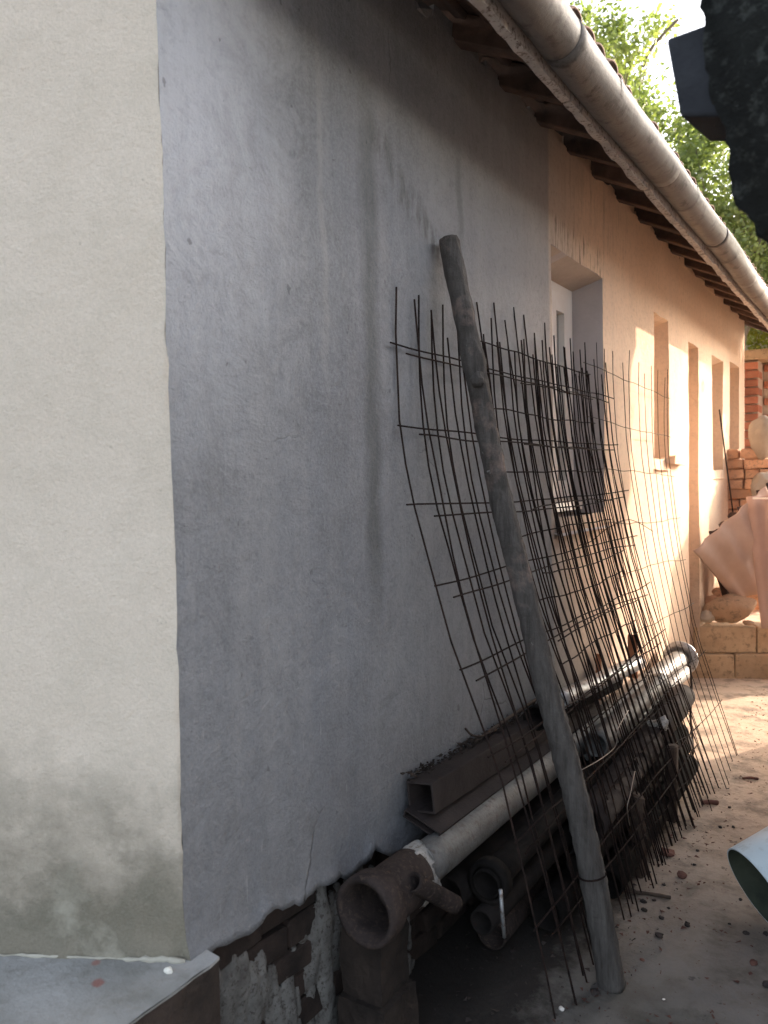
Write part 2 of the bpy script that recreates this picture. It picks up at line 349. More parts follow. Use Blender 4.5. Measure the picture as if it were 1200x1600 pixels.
def pole_mat():
    t = NT('weathered_pole_bark'); x, y, z = t.xyz()
    n = t.noise(1.0, 8, .7, t.map((60, 60, 7))); c = t.noise(9, 6, .65); g = t.noise(28, 5, .7)
    col = t.mix(t.ramp(n, [(.3, 0), (.7, 1)]), (.050, .044, .040), (.135, .125, .115))
    up = t.math('DIVIDE', t.math('SUBTRACT', z, .95), .25, clamp=True)
    col = t.mix(t.math('MULTIPLY', up, t.ramp(c, [(.5, 0), (.6, .8)])), col, (.065, .058, .052))
    col = t.mix(t.math('MULTIPLY', up, t.ramp(t.noise(7, 6, .65, t.map((1, 1, 1), (4, 4, 4))), [(.54, 0), (.66, .75)])), col, (.27, .2, .17))
    col = t.mix(t.ramp(g, [(.68, 0), (.74, .7)]), col, (.42, .41, .39))
    return t.out(col, .9, t.bump(t.math('ADD', n, t.math('MULTIPLY', c, 2.0)), 1.0, .010))
M['pole'] = pole_mat()
M['white_paint'] = simple('old_white_paint', (.78, .72, .65), (.86, .82, .76), 8, .55, .3, .002, rnd=.0)
g = NT('window_glass'); g.b.inputs['Base Color'].default_value = (.10, .09, .08, 1); g.b.inputs['Roughness'].default_value = .12; M['glass'] = g.m; g.b.inputs['Base Color'].default_value = (.26, .24, .22, 1)
g.b.inputs['Specular IOR Level'].default_value = .6
M['dark'] = simple('dark_interior', (.03, .025, .022), (.05, .045, .04), 3, .95, .1, .002, rnd=0)
M['door'] = simple('brown_door_paint', (.30, .2, .14), (.38, .27, .19), 5, .7, .3, .003, rnd=0)
M['reveal'] = simple('grey_reveal_render', (.42, .375, .365), (.52, .47, .455), 4, .93, .4, .005, rnd=0)
M['stone'] = simple('cut_sandstone', (.36, .25, .155), (.50, .37, .24), 5, .92, .7, .01, rnd=.12, spots=(.27, .2, .13))
M['rock'] = simple('rough_sandstone', (.38, .24, .15), (.52, .36, .24), 4, .92, .8, .02, rnd=.1, spots=(.25, .18, .12))
M['grey_rock'] = simple('grey_boulder_stone', (.34, .28, .22), (.44, .38, .31), 5, .92, .6, .01, rnd=.1)
M['sheet'] = simple('brown_fibre_sheet', (.37, .26, .205), (.46, .34, .28), 3, .85, .3, .003, rnd=.08)
M['dark_sheet'] = simple('blackened_sheet', (.035, .022, .018), (.09, .055, .045), 12, .9, .5, .004, rnd=.1)
M['pvc'] = simple('pale_blue_pvc', (.52, .63, .68), (.66, .75, .78), 2.5, .35, .08, .002, rnd=0, spots=(.48, .55, .56))
M['pvc_in'] = simple('shaded_pipe_inside', (.03, .036, .026), (.07, .08, .055), 8, .85, .4, .003, rnd=0)  # greenish lining, darkened for the shade inside the pipe
M['rag'] = simple('dirty_white_plastic', (.26, .25, .235), (.42, .41, .38), 15, .6, .4, .003, rnd=0, spots=(.18, .15, .12))
M['pebble'] = simple('dark_pebble_stone', (.02, .018, .017), (.07, .055, .05), 30, .95, .6, .003, rnd=.4)
M['shard'] = simple('crushed_brick', (.12, .055, .045), (.20, .10, .075), 30, .95, .6, .003, rnd=.25)
M['twig'] = simple('dry_twig_bark', (.035, .025, .02), (.09, .065, .05), 40, .95, .5, .001, rnd=.2)
M['wire'] = simple('dull_wire', (.22, .18, .15), (.36, .31, .27), 40, .5, .2, .001, metal=.6, rnd=.1)
M['soot'] = simple('mossy_black_thatch', (.008, .009, .008), (.032, .036, .032), 9, .95, 1.0, .03, rnd=.1, spots=(.075, .082, .075))
M['soot_beam'] = simple('charred_beam', (.015, .017, .021), (.055, .058, .066), 6, .9, .5, .01, rnd=.1)
M['shedwall'] = simple('pale_bounce_render', (.66, .58, .50), (.76, .69, .61), 2.5, .95, .5, .01, rnd=0)  # unseen shed wall made pale to bounce light onto the house
M['bark'] = simple('tree_bark', (.14, .11, .08), (.24, .2, .15), 8, .9, .6, .01, rnd=.1)
def leaf(name, c1, c2):
    t = NT(name); n = t.noise(1.1, 3, .5); r = t.ramp(n, [(.38, 0), (.62, 1)])
    col = t.mix(r, c1, c2); t.out(col, .55)
    tr = t.n.new('ShaderNodeBsdfTranslucent'); ms = t.n.new('ShaderNodeMixShader'); ms.inputs[0].default_value = .45
    c3 = t.mix(1.0, col, (1.5, 1.7, .7), 'MULTIPLY'); t.L(c3, tr.inputs[0])
    t.L(t.b.outputs[0], ms.inputs[1]); t.L(tr.outputs[0], ms.inputs[2]); t.L(ms.outputs[0], t.n['Material Output'].inputs[0]); return t.m
M['leaf_a'] = leaf('green_leaves', (.13, .165, .07), (.25, .28, .13))
M['leaf_b'] = leaf('yellow_green_leaves', (.14, .17, .03), (.24, .23, .04))

# ------------------------------------------------------------------ ground
def ground_z(x, y):
    return .006*fbm((x, y, 0), 2.0, 4)
xs = [-300, -60, -12, -4, -2] + [-1.0+.05*i for i in range(81)] + [5, 12, 60, 300]
ys = [-300, -60, -12, -4, -1] + [0+.06*i for i in range(117)] + [8, 10, 14, 24, 80, 300]
gv = [(x, y, ground_z(x, y) if -1.2 < x < 3.1 and -.2 < y < 7.1 else -.004) for y in ys for x in xs]
gf = [(j*len(xs)+i, j*len(xs)+i+1, (j+1)*len(xs)+i+1, (j+1)*len(xs)+i) for j in range(len(ys)-1) for i in range(len(xs)-1)]
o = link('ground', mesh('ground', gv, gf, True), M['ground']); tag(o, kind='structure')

# ------------------------------------------------------------------ long house
house = empty('house', (-1.0, 4.0, 0)); tag(house, 'long low house with stained grey and tan plaster, zinc gutter and recessed windows', 'house')
WT = 2.93
OPEN = [(3.09, 3.77, 1.32, 2.47, 'w'), (4.72, 5.085, 1.60, 2.47, 'w'), (5.63, 5.96, 0.02, 2.42, 'd'), (6.46, 6.91, 1.53, 2.43, 'w'), (7.22, 7.70, .02, 2.47, 'd')]
def zbot(y):
    if y > 4.6: return .0
    base = .53 - .115*(y-1.04)
    base = max(base, .1)
    j = .020*fbm((0, y, 0), 9, 2) + .035*max(0, nz((0, y, 0), 24, 8)) 
    return base + j
ycuts = {1.04, 7.88}
for a, b, c, d, k in OPEN: ycuts |= {a, b}
ylist = []
yc = sorted(ycuts)
for a, b in zip(yc, yc[1:]):
    st = .014 if b <= 3.8 else .05
    n = max(1, int((b-a)/st)); ylist += [a+(b-a)*i/n for i in range(n)]
ylist.append(7.88)
zcuts = sorted({.75, WT} | {c for _, _, c, d, _ in OPEN if c > .7} | {d for _, _, c, d, _ in OPEN})
zl = []
for a, b in zip(zcuts, zcuts[1:]):
    n = max(1, int((b-a)/.045)); zl += [a+(b-a)*i/n for i in range(n)]
zl.append(WT)
NB = 16
def wall_x(y, z):
    x = .006*fbm((0, y, z), 1.7, 1) + .0015*fbm((0, y, z), 9, 5)
    # lipped, crumbling bottom edge of the plaster
    if y < 4.6:
        d = z - zbot(y); x += .012*math.exp(-(d/.022)**2)*(1+.8*nz((0, y, 0), 17, 3)) 
        x += .004*math.exp(-(d/.07)**2)
    return x
def corner_shift(z):
    return .0022*fbm((0, 0, z), 5, 2) + .003*nz((0, 0, z), 38, 6) + .0015*nz((0, 0, z), 90, 6) - .012*max(0, nz((0, 0, z), 13, 12)-.32)
vs = []; idx = {}
zrows = [('b', k/NB) for k in range(NB)] + [('z', z) for z in zl]
def edge_jit(y, z):
    dy = dz = 0.0
    for a, b, c, d, k in OPEN:
        if (abs(y-a) < 1e-6 or abs(y-b) < 1e-6) and c-.01 <= z <= d+.01: dy = .005*fbm((y, 0, z), 6, 3)
        if (abs(z-d) < 1e-6 or (abs(z-c) < 1e-6 and c > .5)) and a-.01 <= y <= b+.01: dz = .006*fbm((y, 0, z), 8, 5)
    return dy, dz
for j, (kind, q) in enumerate(zrows):
    for i, y in enumerate(ylist):
        z = zbot(y)+(.75-zbot(y))*q if kind == 'b' else q
        dy, dz = edge_jit(y, z)
        if i == 0: dy = corner_shift(z)
        if z > WT-1e-6: dz = .012*fbm((0, y, 0), 7, 5)
        idx[i, j] = len(vs); vs.append(Vector((wall_x(y, z), y+dy, z+dz)))
def hole(yc, zc): return any(a < yc < b and c < zc < d for a, b, c, d, _ in OPEN)
fs = []; usedrev = []
ny, nzr = len(ylist), len(zrows)
for j in range(nzr-1):
    for i in range(ny-1):
        ym = (ylist[i]+ylist[i+1])/2; zm = (vs[idx[i, j]].z+vs[idx[i, j+1]].z)/2
        if hole(ym, zm): continue
        fs.append((idx[i, j], idx[i+1, j], idx[i+1, j+1], idx[i, j+1]))
# bottom lip turned back to the plinth
for i in range(ny-1):
    if ylist[i] > 4.6: continue
    a, b = vs[idx[i, 0]], vs[idx[i+1, 0]]
    n = len(vs); vs += [Vector((-.05, a.y, a.z+.006)), Vector((-.05, b.y, b.z+.006))]
    fs.append((idx[i, 0], n, n+1, idx[i+1, 0]))
me = mesh('long_wall', vs, fs, True)
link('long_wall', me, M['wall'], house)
# reveals
DEP = .155
for a, b, c, d, k in OPEN:
    m = MB(); n = 12
    def edge(p, q):
        pts = []
        for t in range(n+1):
            y = p[0]+(q[0]-p[0])*t/n; z = p[1]+(q[1]-p[1])*t/n
            dy, dz = edge_jit(p[0] if p[0] == q[0] else y, z if p[0] == q[0] else p[1])
            pts.append((y+dy, z+dz, wall_x(y, z)))
        return pts
    sides = [edge((b, c), (b, d)), edge((a, c), (a, d)), edge((a, d), (b, d))]
    for si, pts in enumerate(sides):
        v = []
        for (y, z, x) in pts:
            v += [Vector((x, y, z)), Vector((-DEP-.03, y+(.0 if si < 2 else 0), z-(.05 if si == 2 and k == 'w' else 0)))]
        m.add(v, [(2*t, 2*t+1, 2*t+3, 2*t+2) for t in range(n)])
    m.build('reveal', M['reveal'] if a < 4 else M['wall'], house)
    if a < 4: MB().add([(wall_x(a, d)-.001, a+.004, d-.003), (wall_x(b, d)-.001, b-.004, d-.003), (-DEP-.02, b-.004, d-.050), (-DEP-.02, a+.004, d-.050)], [(0, 1, 2, 3)]).build('lintel_face', simple('tan_lintel_render', (.42, .34, .28), (.54, .45, .37), 5, .93, .5, .006, rnd=0), house)
    if k == 'w':
        # sloped masonry sill
        s = MB(); vv, ff = grid(10, 5, lambda u, v: Vector((-DEP-.02+(DEP+.02+(.02 if a > 4 else .03))*v, a-.0+(b-a+(.0))*u, c+.015-.085*v+.005*nz((u*3, v*3, a), 2, 3))))
        if a < 4:
            s.add(vv, ff)
            lip = MB(); v2, f2 = grid(30, 6, lambda u, v: Vector((.002+.012*math.sin(math.pi*v)+.008*nz((u*9, v*2, 0), 2, 1), a+.02+(b-a+.22)*u, 1.325-.085*v+.006*nz((u*7, v, 0), 3, 1))))
            lip.add(v2, f2).build('sill_edge', M['wall'], house, smooth=True)
        else: s.add(vv, ff)
        s.build('window_sill', M['wall'] if a > 4 else M['reveal'], house, smooth=True)
        # frame: outer box, casement, pane
        Y0, Y1 = a, b; X = -DEP
        win = MB()
        def ringbox(m, y0, y1, z0, z1, wd, x0, x1):
            m.box((x0, y0, z0), (x1, y0+wd, z1)); m.box((x0, y1-wd, z0), (x1, y1, z1))
            m.box((x0, y0+wd, z0), (x1, y1-wd, z0+wd)); m.box((x0, y0+wd, z1-wd), (x1, y1-wd, z1))
        ringbox(win, a+.004, b-.004, c+.02, d-.035, .055, X-.05, X)
        wf = win.build('window', M['white_paint'], house)
        cs = MB(); mid = (a+b)/2
        for (y0, y1) in ((a+.062, mid-.003), (mid+.003, b-.062)):
            if b-a < .5 and y0 > mid: break
            if b-a < .5: y1 = b-.062
            ringbox(cs, y0, y1, c+.078, d-.093, .085 if b-a > .5 else .04, X-.035, X+.012)
        cs.build('casement', M['white_paint'], wf)
        MB().box((X-.024, a+.06, c+.08), (X-.018, b-.06, d-.1)).build('pane', M['glass'], wf)
        MB().box((X-.004, a+.01, c+.02), (X+.062, b-.06, c+.062)).build('sill_board', M['white_paint'], wf)
    else:
        dr = MB().box((-DEP-.05, a+.002, c), (-DEP-.005, b-.002, d)).build('door', M['door'], house)
        MB().box((-DEP-.004, a+.04, c+.2), (-DEP+.008, b-.04, 1.0)).build('door_panel', M['door'], dr)
        MB().box((-DEP-.004, a+.04, 1.1), (-DEP+.008, b-.04, d-.1)).build('door_panel', M['door'], dr)
# broken slab sticking out under the second window
s = MB(); s.box((-.10, 5.02, 1.572), (.058, 5.34, 1.612), j=.012)
s.build('sill_slab', M['mortar'] if False else M['wall'], house)
# interior darkness behind openings / back of house
bk = MB(); bk.box((-4.2, 1.3, 0), (-.42, 7.85, 2.9)); 
MB().add(*grid(1, 1, lambda u, v: Vector((-.26, 1.3+6.55*u, .0+2.9*v)))).build('interior_dark_sheet', M['dark'], house)
# far end wall, back wall
MB().box((-4.0, 7.882, 0), (.0, 8.0, 2.95)).build('far_end_wall', M['wall'], house)
MB().box((-4.12, .2, 0), (-4.0, 8.0, 2.95)).build('back_wall', M['cream'], house)

# cream end wall: runs back from the corner at an open angle
ED = Vector((-.876, -.482, 0)).normalized(); EN = Vector((.482, -.876, 0)).normalized()
ZB = .532
us = [0, .006, .014, .026] + [.04+.03*i for i in range(60)] + [2.4, 3.4, 4.5]
zs = [ZB-.02+.02*i for i in range(int((2.95-ZB+.02)/.02)+1)] + [3.1, 3.5, 4.2]
def ewall(u, z):
    p = Vector((0, 1.04, z)) + ED*u
    n = .003*fbm((u, 3, z), 3, 1)+.001*fbm((u, 3, z), 14, 1)
    # proud, crumbly arris and lumpy foot
    n += .0035*math.exp(-(u/.02)**2)*(nz((0, 3, z), 25, 4))
    if u > .02: n += .010*math.exp(-((z-ZB)/.028)**2)*(1+nz((u, 0, z), 26, 3))
    p += EN*n
    if u == 0: p = Vector((wall_x(1.04, z), 1.04+corner_shift(z), z))
    return p
vs = [ewall(u, z) for z in zs for u in us]; L = len(us)
fs = [(j*L+i, (j+1)*L+i, (j+1)*L+i+1, j*L+i+1) for j in range(len(zs)-1) for i in range(L-1)]
link('end_wall', mesh('end_wall', vs, fs, True), M['cream'], house)

# ledge at the foot of the cream wall
m = MB()
def rim(s): return Vector((.056+.004*fbm((0, s, 0), 14, 2), s, 0))
top = [Vector((.0, 1.085, 0)), Vector((.052, 1.08, 0))] + [rim(1.07-.02*i) for i in range(1, 45)] + [Vector((.056, .15, 0)), Vector((-4, .15, 0)), Vector((-4, -.9, 0)), Vector((-4.4, -1.2, 0))]
poly = top + [Vector((0, 1.04, 0)) + ED*5.2 - EN*.05, Vector((-.04, 1.07, 0))]
N = len(poly); zt = ZB
vs = [Vector((p.x, p.y, zt)) for p in poly] + [Vector((p.x+.0005, p.y, zt-.006)) for i, p in enumerate(poly)] + [Vector((p.x, p.y, zt-.12)) for p in poly] + [Vector((p.x-.004, p.y, 0)) for p in poly]
fs = [tuple(range(N))] + [(k*N+i, (k+1)*N+i, (k+1)*N+(i+1) % N, k*N+(i+1) % N) for k in range(1) for i in range(N)]
lg = m.add(vs, fs).build('ledge', M['ledge'], house)
m = MB(); m.add([v+Vector((-.002+.006*fbm(v, 12, 3), 0, 0)) if 0 < (i % N) < 46 and i >= N else v for i, v in enumerate(vs)], [(k*N+i, (k+1)*N+i, (k+1)*N+(i+1) % N, k*N+(i+1) % N) for k in (1, 2) for i in range(N)])
m.build('ledge_base', M['plinth'], lg)
# mortar fillet along the ledge
m = MB()
pts = [Vector((0, 1.04, ZB+.002))+ED*(.0+.012*i)+EN*(.010+.006*nz((i*.3, 0, 0), 1.2)) for i in range(70)]
m.tube(pts, [.0015+.013*max(0, nz((i*.37, 2, 0), 1.3)+.25)*max(.1, .5+nz((i*.11, 5, 0), 1)) for i in range(70)], 7, wob=.7)
m.build('mortar_fillet', simple('pale_mortar', (.38, .36, .30), (.50, .475, .40), 14, .95, .7, .004, rnd=0), house, smooth=True)
p = PG(263, 1519, ZB)
o = link('mortar_crumb', rock_mesh('mortar_crumb', (.009, .007, .006), 3, 2), simple('white_mortar', (.7, .68, .6), (.8, .78, .7), 9, .9, .3, .002, rnd=0), None, loc=(p.x, p.y, ZB+.004)); tag(o, 'small white mortar crumb lying on the ledge near the wall corner', 'mortar crumb')

# plinth: rough recessed masonry below the plaster, brick by brick
random.seed(3)
MB().add(*grid(60, 10, lambda u, v: Vector((-.052+.008*nz((u*20, v*4, 0), 2), 1.05+3.6*u, -.02+.6*v)))).build('plinth_core', M['plinth'], house, smooth=True)
pb = [brick_mesh('plinth_brick', .06, .20, .062, .008, .008, s) for s in range(4)]
for r in range(8):
    y = 1.08 + (.1 if r % 2 else 0); z = .035+.072*r
    while y < 4.4:
        ln = random.uniform(.85, 1.15)
        if z+.03 < .53-.115*(y-1.04)-.0 and z < .5:
            link('brick', random.choice(pb), M['dark_brick'], house, loc=(-.052+random.uniform(-.012, .008), y+.1, z), rot=(0, random.uniform(-.05, .05), random.uniform(-.05, .05)), scale=(1, ln, 1))
        y += .212*ln
# remains of grey render still clinging to the plinth
NY, NZ_ = 290, 90
def pm(y, z):
    top = zbot(y)-.004; d = top-z
    if d < 0: return -1
    q = .55*fbm((0, y*1.0, z*.36), 11, 3)+.30*nz((0, y, z*.25), 34, 7)+.1*nz((0, y, z), 60, 2)
    bias = .12 - .55*math.exp(-(d/.075)**2) + .5*max(0, nz((0, y*1.0, 0), 21, 13)-.15)
    if y > 1.62: bias -= .25*(y-1.62)/.3
    return q+bias
pv_, keep = [], {}
for j in range(NZ_+1):
    for i in range(NY+1):
        y = 1.06+1.0*i/NY; z = .50*j/NZ_
        k = pm(y, z); pv_.append(Vector((-.030+.020*min(1, max(0, k)*2.2+.12)+.003*nz((y, z, 0), 30), y, z))); keep[i, j] = k > 0
pf_ = [(j*(NY+1)+i, j*(NY+1)+i+1, (j+1)*(NY+1)+i+1, (j+1)*(NY+1)+i) for j in range(NZ_) for i in range(NY) if keep[i, j] or keep[i+1, j+1]]
o = MB().add(pv_, pf_).build('plinth_render', simple('old_grey_render', (.10, .095, .088), (.22, .215, .20), 16, .95, .9, .006, rnd=0, spots=(.07, .06, .052)), house, smooth=True)
sm = o.modifiers.new('s', 'SOLIDIFY'); sm.thickness = .012; sm.offset = 0

# roof: deck, rafters, battens, tiles, fascia, gutter
def roof_under(x): return 3.015 - .5*x
m = MB(); m.add([(-2.2, 1.06, roof_under(-2.2)), (.405, 1.06, roof_under(.405)), (.405, 8.2, roof_under(.405)), (-2.2, 8.2, roof_under(-2.2)),
                 (-2.2, 1.06, roof_under(-2.2)+.025), (.405, 1.06, roof_under(.405)+.025), (.405, 8.2, roof_under(.405)+.025), (-2.2, 8.2, roof_under(-2.2)+.025)],
                [(0, 3, 2, 1), (4, 5, 6, 7), (0, 1, 5, 4), (1, 2, 6, 5), (2, 3, 7, 6), (3, 0, 4, 7)])
roof = m.build('roof', M['wood'], house)
m = MB(); m.add([(-2.2, 1.06, 4.1), (-2.2, 8.2, 4.1), (-4.5, 8.2, 2.95), (-4.5, 1.06, 2.95)], [(0, 1, 2, 3)]); m.build('back_slope', M['tile'], roof)
# open boarding under the eave: planks with gaps
ang = math.atan(.5)
rm = brick_mesh('rafter', .56, .055, .085, .003, .004, 1)
y = 1.12; k = 0
while y < 8.1:
    link('rafter', rm, M['wood'], roof, loc=(.17, y, roof_under(.17)-.052), rot=(random.uniform(-.04, .04), ang, random.uniform(-.03, .03)))
    y += random.uniform(.33, .40); k += 1
lm = brick_mesh('batten', .045, 2.1, .022, .003, .003, 2)
for bx in (.03, .14, .25, .36):
    for by in range(3):
        link('batten', lm, M['wood'], roof, loc=(bx, 2.12+2.1*by, roof_under(bx)-.012), rot=(0, ang, 0))
# ragged mortar on the wall head between rafters
m = MB(); y = 1.05
while y < 7.9:
    ln = random.uniform(.06, .2); h = random.uniform(.015, .055)
    m.box((-.12, y, WT-.03), (random.uniform(-.012, .004), y+ln, WT+h), j=.008); y += ln*random.uniform(.9, 1.3)
m.build('wall_head_rubble', M['wall'], house)
# fascia strip with chipped lower edge, one board per bay
y = 1.07
while y < 8.1:
    ln = random.uniform(.8, 1.3); n = 24
    m = MB(); vv = []
    for i in range(n+1):
        yy = y+(ln-.012)*i/n; lo = 2.622+.014*fbm((0, yy, 0), 9, 3)
        vv += [Vector((.358, yy, lo)), Vector((.384, yy, lo)), Vector((.384, yy, 2.79)), Vector((.358, yy, 2.79))]
    ff = [(4*i+a, 4*i+b, 4*i+4+b, 4*i+4+a) for i in range(n) for a, b in ((0, 1), (1, 2), (2, 3), (3, 0))] + [(0, 3, 2, 1), (4*n, 4*n+1, 4*n+2, 4*n+3)]
    m.add(vv, ff).build('fascia_board', M['limewash'], roof); y += ln
# gutter: half-round sections with bead and overlap joints
GX, GZ, GR = .438, 2.690, .060
def gprof(r):
    pts = []
    for i in range(19):
        th = math.pi*(1.02+ (1.10)*i/18 )
        pts.append((math.cos(th)*r, math.sin(th)*r))
    e = pts[-1]
    for i in range(1, 7):                                            # rolled bead on the outer lip
        th = math.pi*(.1 - i*.30); pts.append((e[0]-.008+.008*math.cos(th), e[1]+.0+.008*math.sin(-th)))
    return pts
y = 1.06; gi = 0
lens = [ .98, 1.10, 1.02, .95, 1.1, 1.0, 1.1, .9]
gm_ = M['gutter']
gut = None
for ln in lens:
    r = GR + (.0018 if gi % 2 else 0); y1 = min(y+ln+.03, 8.22); n = 24
    pr = gprof(r); K = len(pr)
    def pos(i, k, off=0.0):
        yy = y+(y1-y)*i/n
        sag = .006*math.sin(yy*1.9)+.004*math.sin(yy*4.3+1)
        a, b = pr[k]; q = math.hypot(a, b); sc = (q-off)/q
        dent = 1+.035*nz((a*9, yy*5, b*9), 1.3, 5)
        return Vector((GX+a*sc*dent, yy, GZ+b*sc*dent+sag))
    vs = [pos(i, k) for i in range(n+1) for k in range(K)] + [pos(i, k, .0022) for i in range(n+1) for k in range(K)]
    H = (n+1)*K
    fs = [(i*K+k, i*K+k+1, (i+1)*K+k+1, (i+1)*K+k) for i in range(n) for k in range(K-1)]
    fs += [(H+i*K+k, H+(i+1)*K+k, H+(i+1)*K+k+1, H+i*K+k+1) for i in range(n) for k in range(K-1)]
    fs += [(k, H+k, H+k+1, k+1) for k in range(K-1)] + [(n*K+k, n*K+k+1, H+n*K+k+1, H+n*K+k) for k in range(K-1)]
    if gut is None:
        gut = link('gutter', mesh('gutter', vs, fs, True), gm_, house)
    else: link('gutter_section', mesh('gutter_section', vs, fs, True), gm_, gut)
    # strap
    vs = [pos(i, k, -.003) + Vector((0, .35+(.018 if i else 0), 0)) for i in (0, 1) for k in range(19)]
    for q in range(19): vs[19+q].y = vs[q].y+.02
    ff = [(k, k+1, 19+k+1, 19+k) for k in range(18)]
    link('gutter_bracket', mesh('gutter_bracket', vs, ff), gm_, gut)
    y += ln; gi += 1
# eave tiles and the row above them
tv = []; nseg = 10
for i in range(nseg+1):
    th = math.pi*i/nseg
    for s in (0, 1):
        for (r, ) in ((.058,), (.046,)):
            tv.append((s*-.36, -math.cos(th)*(r*(1-.12*s)), math.sin(th)*r*.46*(1-.12*s)))
tf = []
for i in range(nseg):
    a = i*4; b = a+4
    tf += [(a, b, b+2, a+2), (a+1, a+3, b+3, b+1), (a, a+1, b+1, b), (a+2, b+2, b+3, a+3)]
tm = mesh('roof_tile', tv, tf, True)
y = 1.12
while y < 8.15:
    for row in range(2):
        x = .418 - row*.27 + random.uniform(-.014, .012)
        link('roof_tile', tm, M['tile'], roof, loc=(x, y+random.uniform(-.008, .008), roof_under(x)+.006+row*.012), rot=(random.uniform(-.05, .05), ang+random.uniform(-.03, .03), random.uniform(-.04, .04)))
    y += .108
m = MB(); vv, ff = grid(80, 2, lambda u, v: Vector((-.1-2.1*v, 1.06+7.14*u, roof_under(-.1-2.1*v)+.05+.02*math.sin(u*8.4*58)))); m.add(vv, ff).build('upper_tiling', M['tile'], roof)

# ------------------------------------------------------------------ leaning pole
pole_pts = [(.040, 2.13, 2.245), (.118, 2.13, 1.87), (.165, 2.13, 1.63), (.217, 2.13, 1.39), (.278, 2.135, 1.15), (.334, 2.14, .90), (.382, 2.15, .71), (.427, 2.16, .525), (.470, 2.175, .283), (.512, 2.19, .0)]
def smooth_path(p, n):
    p = [Vector(q) for q in p]; out = []
    for i in range(len(p)-1):
        a = p[max(i-1, 0)]; b = p[i]; c = p[i+1]; d = p[min(i+2, len(p)-1)]
        for k in range(n):
            t = k/n; out.append(.5*((2*b)+(-a+c)*t+(2*a-5*b+4*c-d)*t*t+(-a+3*b-3*c+d)*t**3))
    out.append(p[-1]); return out
sp = smooth_path(pole_pts, 14); n = len(sp)
rr = [.0315+.008*(i/n)+.0025*nz((i*.12, 0, 0), 1.1)+.0014*nz((i*.5, 3, 0), 1.3)+(.005*math.exp(-((sp[i].z-1.87)/.05)**2)) for i in range(n)]
rr[0] = .030
pole = MB().tube(sp, rr, 28, wob=.13, seed=3).build('pole', M['pole'], smooth=True)
tag(pole, 'thick weathered wooden pole leaning against the grey wall in front of the wire mesh', 'pole')
k_ = link('knot', rock_mesh('knot', (.022, .02, .026), 5, 2), M['pole'], pole, loc=(.15, 2.095, 1.80))
m = MB(); c = Vector((.462, 2.17, .33)); m.lathe([(-.002, .038), (.002, .038), (.002, .0425), (-.002, .0425)], c, (pole_pts[-2][0]-pole_pts[-3][0], .01, pole_pts[-2][2]-pole_pts[-3][2]), 18)
m.build('tie_wire', M['rebar'], pole)

# ------------------------------------------------------------------ mesh sheets of reinforcing bar
prof_near = [(2.26, .006), (2.08, .012), (1.93, .008), (1.70, .012), (1.48, .040), (1.26, .100), (1.04, .160), (.83, .245), (.70, .300), (.35, .385), (.0, .450)]
prof_far = [(2.30, .008), (2.00, .022), (1.645, .052), (1.14, .146), (.65, .272), (.334, .395), (.0, .53)]
prof_line = [(2.26, -.012), (2.08, .010), (1.70, .058), (1.26, .140), (.83, .252), (.35, .388), (.0, .470)]
def ip(pr, z):
    for (z1, x1), (z0, x0) in zip(pr, pr[1:]):
        if z >= z0: t = (z-z0)/(z1-z0); return x0+(x1-x0)*min(max(t, 0), 1.2)
    return pr[-1][1]
def mesh_sheet(label, y0, y1, nb, ztop, zfoot, wires, yshift, off, seed, wire_gap=.228, bar_r=.0029, tilt=0.0, bow=1.0):
    rnd = random.Random(seed); root = empty('wire_mesh', ((.3), (y0+y1)/2, 0)); tag(root, label, 'wire mesh', 'rusty reinforcing mesh sheets leaning on the wall')
    def S(s, z, extra=0.0):          # s 0..1 along, z height -> point
        y_top = y0+(y1-y0)*s; sh = yshift[0]+(yshift[1]-yshift[0])*s
        w = (1-z/2.1); f = min(max((y_top-1.9)/2.3, 0), 1.3)
        x = (ip(prof_near, z)*bow+ip(prof_line, z)*(1-bow))*(1-min(f, 1))+ip(prof_far, z)*min(f, 1)
        yy = y_top + sh*w + .007*nz((s*3, z*1.5, seed), 1.3) 
        ctr = -.006 if z < .02 else 0
        return Vector((x+off+.006*nz((s*4, z*1.3, seed*2), 1.1)*min(1, z*2)+extra, yy, z))
    for i in range(nb):
        s = i/(nb-1)+rnd.uniform(-.22, .22)/(nb-1); zt = ztop+rnd.uniform(-.05, .05)+tilt*s; zf = zfoot+rnd.uniform(0, .05)
        b1, b2 = rnd.uniform(-.012, .012), rnd.uniform(-.018, .018); n = 16
        if rnd.random() < .12: b2 += rnd.choice((-.03, .03))
        pts = []
        for k in range(n+1):
            z = zt+(zf-zt)*k/n; p = S(s, z); u = k/n
            p.y += b1*math.sin(u*math.pi)+b2*max(0, (u-.8))*5*.2*3 + rnd.uniform(-.0012, .0012)
            if u < .12: p.y += (b2*.6)*(1-u/.12)
            p.x += rnd.uniform(-.0012, .0012); pts.append(p)
        MB().tube(pts, bar_r, 5).build('bar', M['rebar'], root)
    for j in range(wires):
        z0 = ztop-.13-wire_gap*j
        if z0 < .1: break
        pts = []; kk = 40; e0 = -.035/(y1-y0)-rnd.uniform(0, .02); e1 = 1+.02+rnd.uniform(0, .02)
        dip = rnd.uniform(-.02, .02)
        for k in range(kk+1):
            s = e0+(e1-e0)*k/kk; z = z0+tilt*s+.008*nz((s*5, j, seed), 1.2)+dip*math.sin(s*3)
            p = S(s, z, bar_r*2); pts.append(p)
        MB().tube(pts, bar_r*.93, 5).build('cross_wire', M['rebar'], root)
    return root
mesh_sheet('outermost rusty mesh sheet, its near edge reaching furthest left past the pole', 1.875, 3.75, 22, 2.015, .0, 9, (.06, .10), .0, 1)
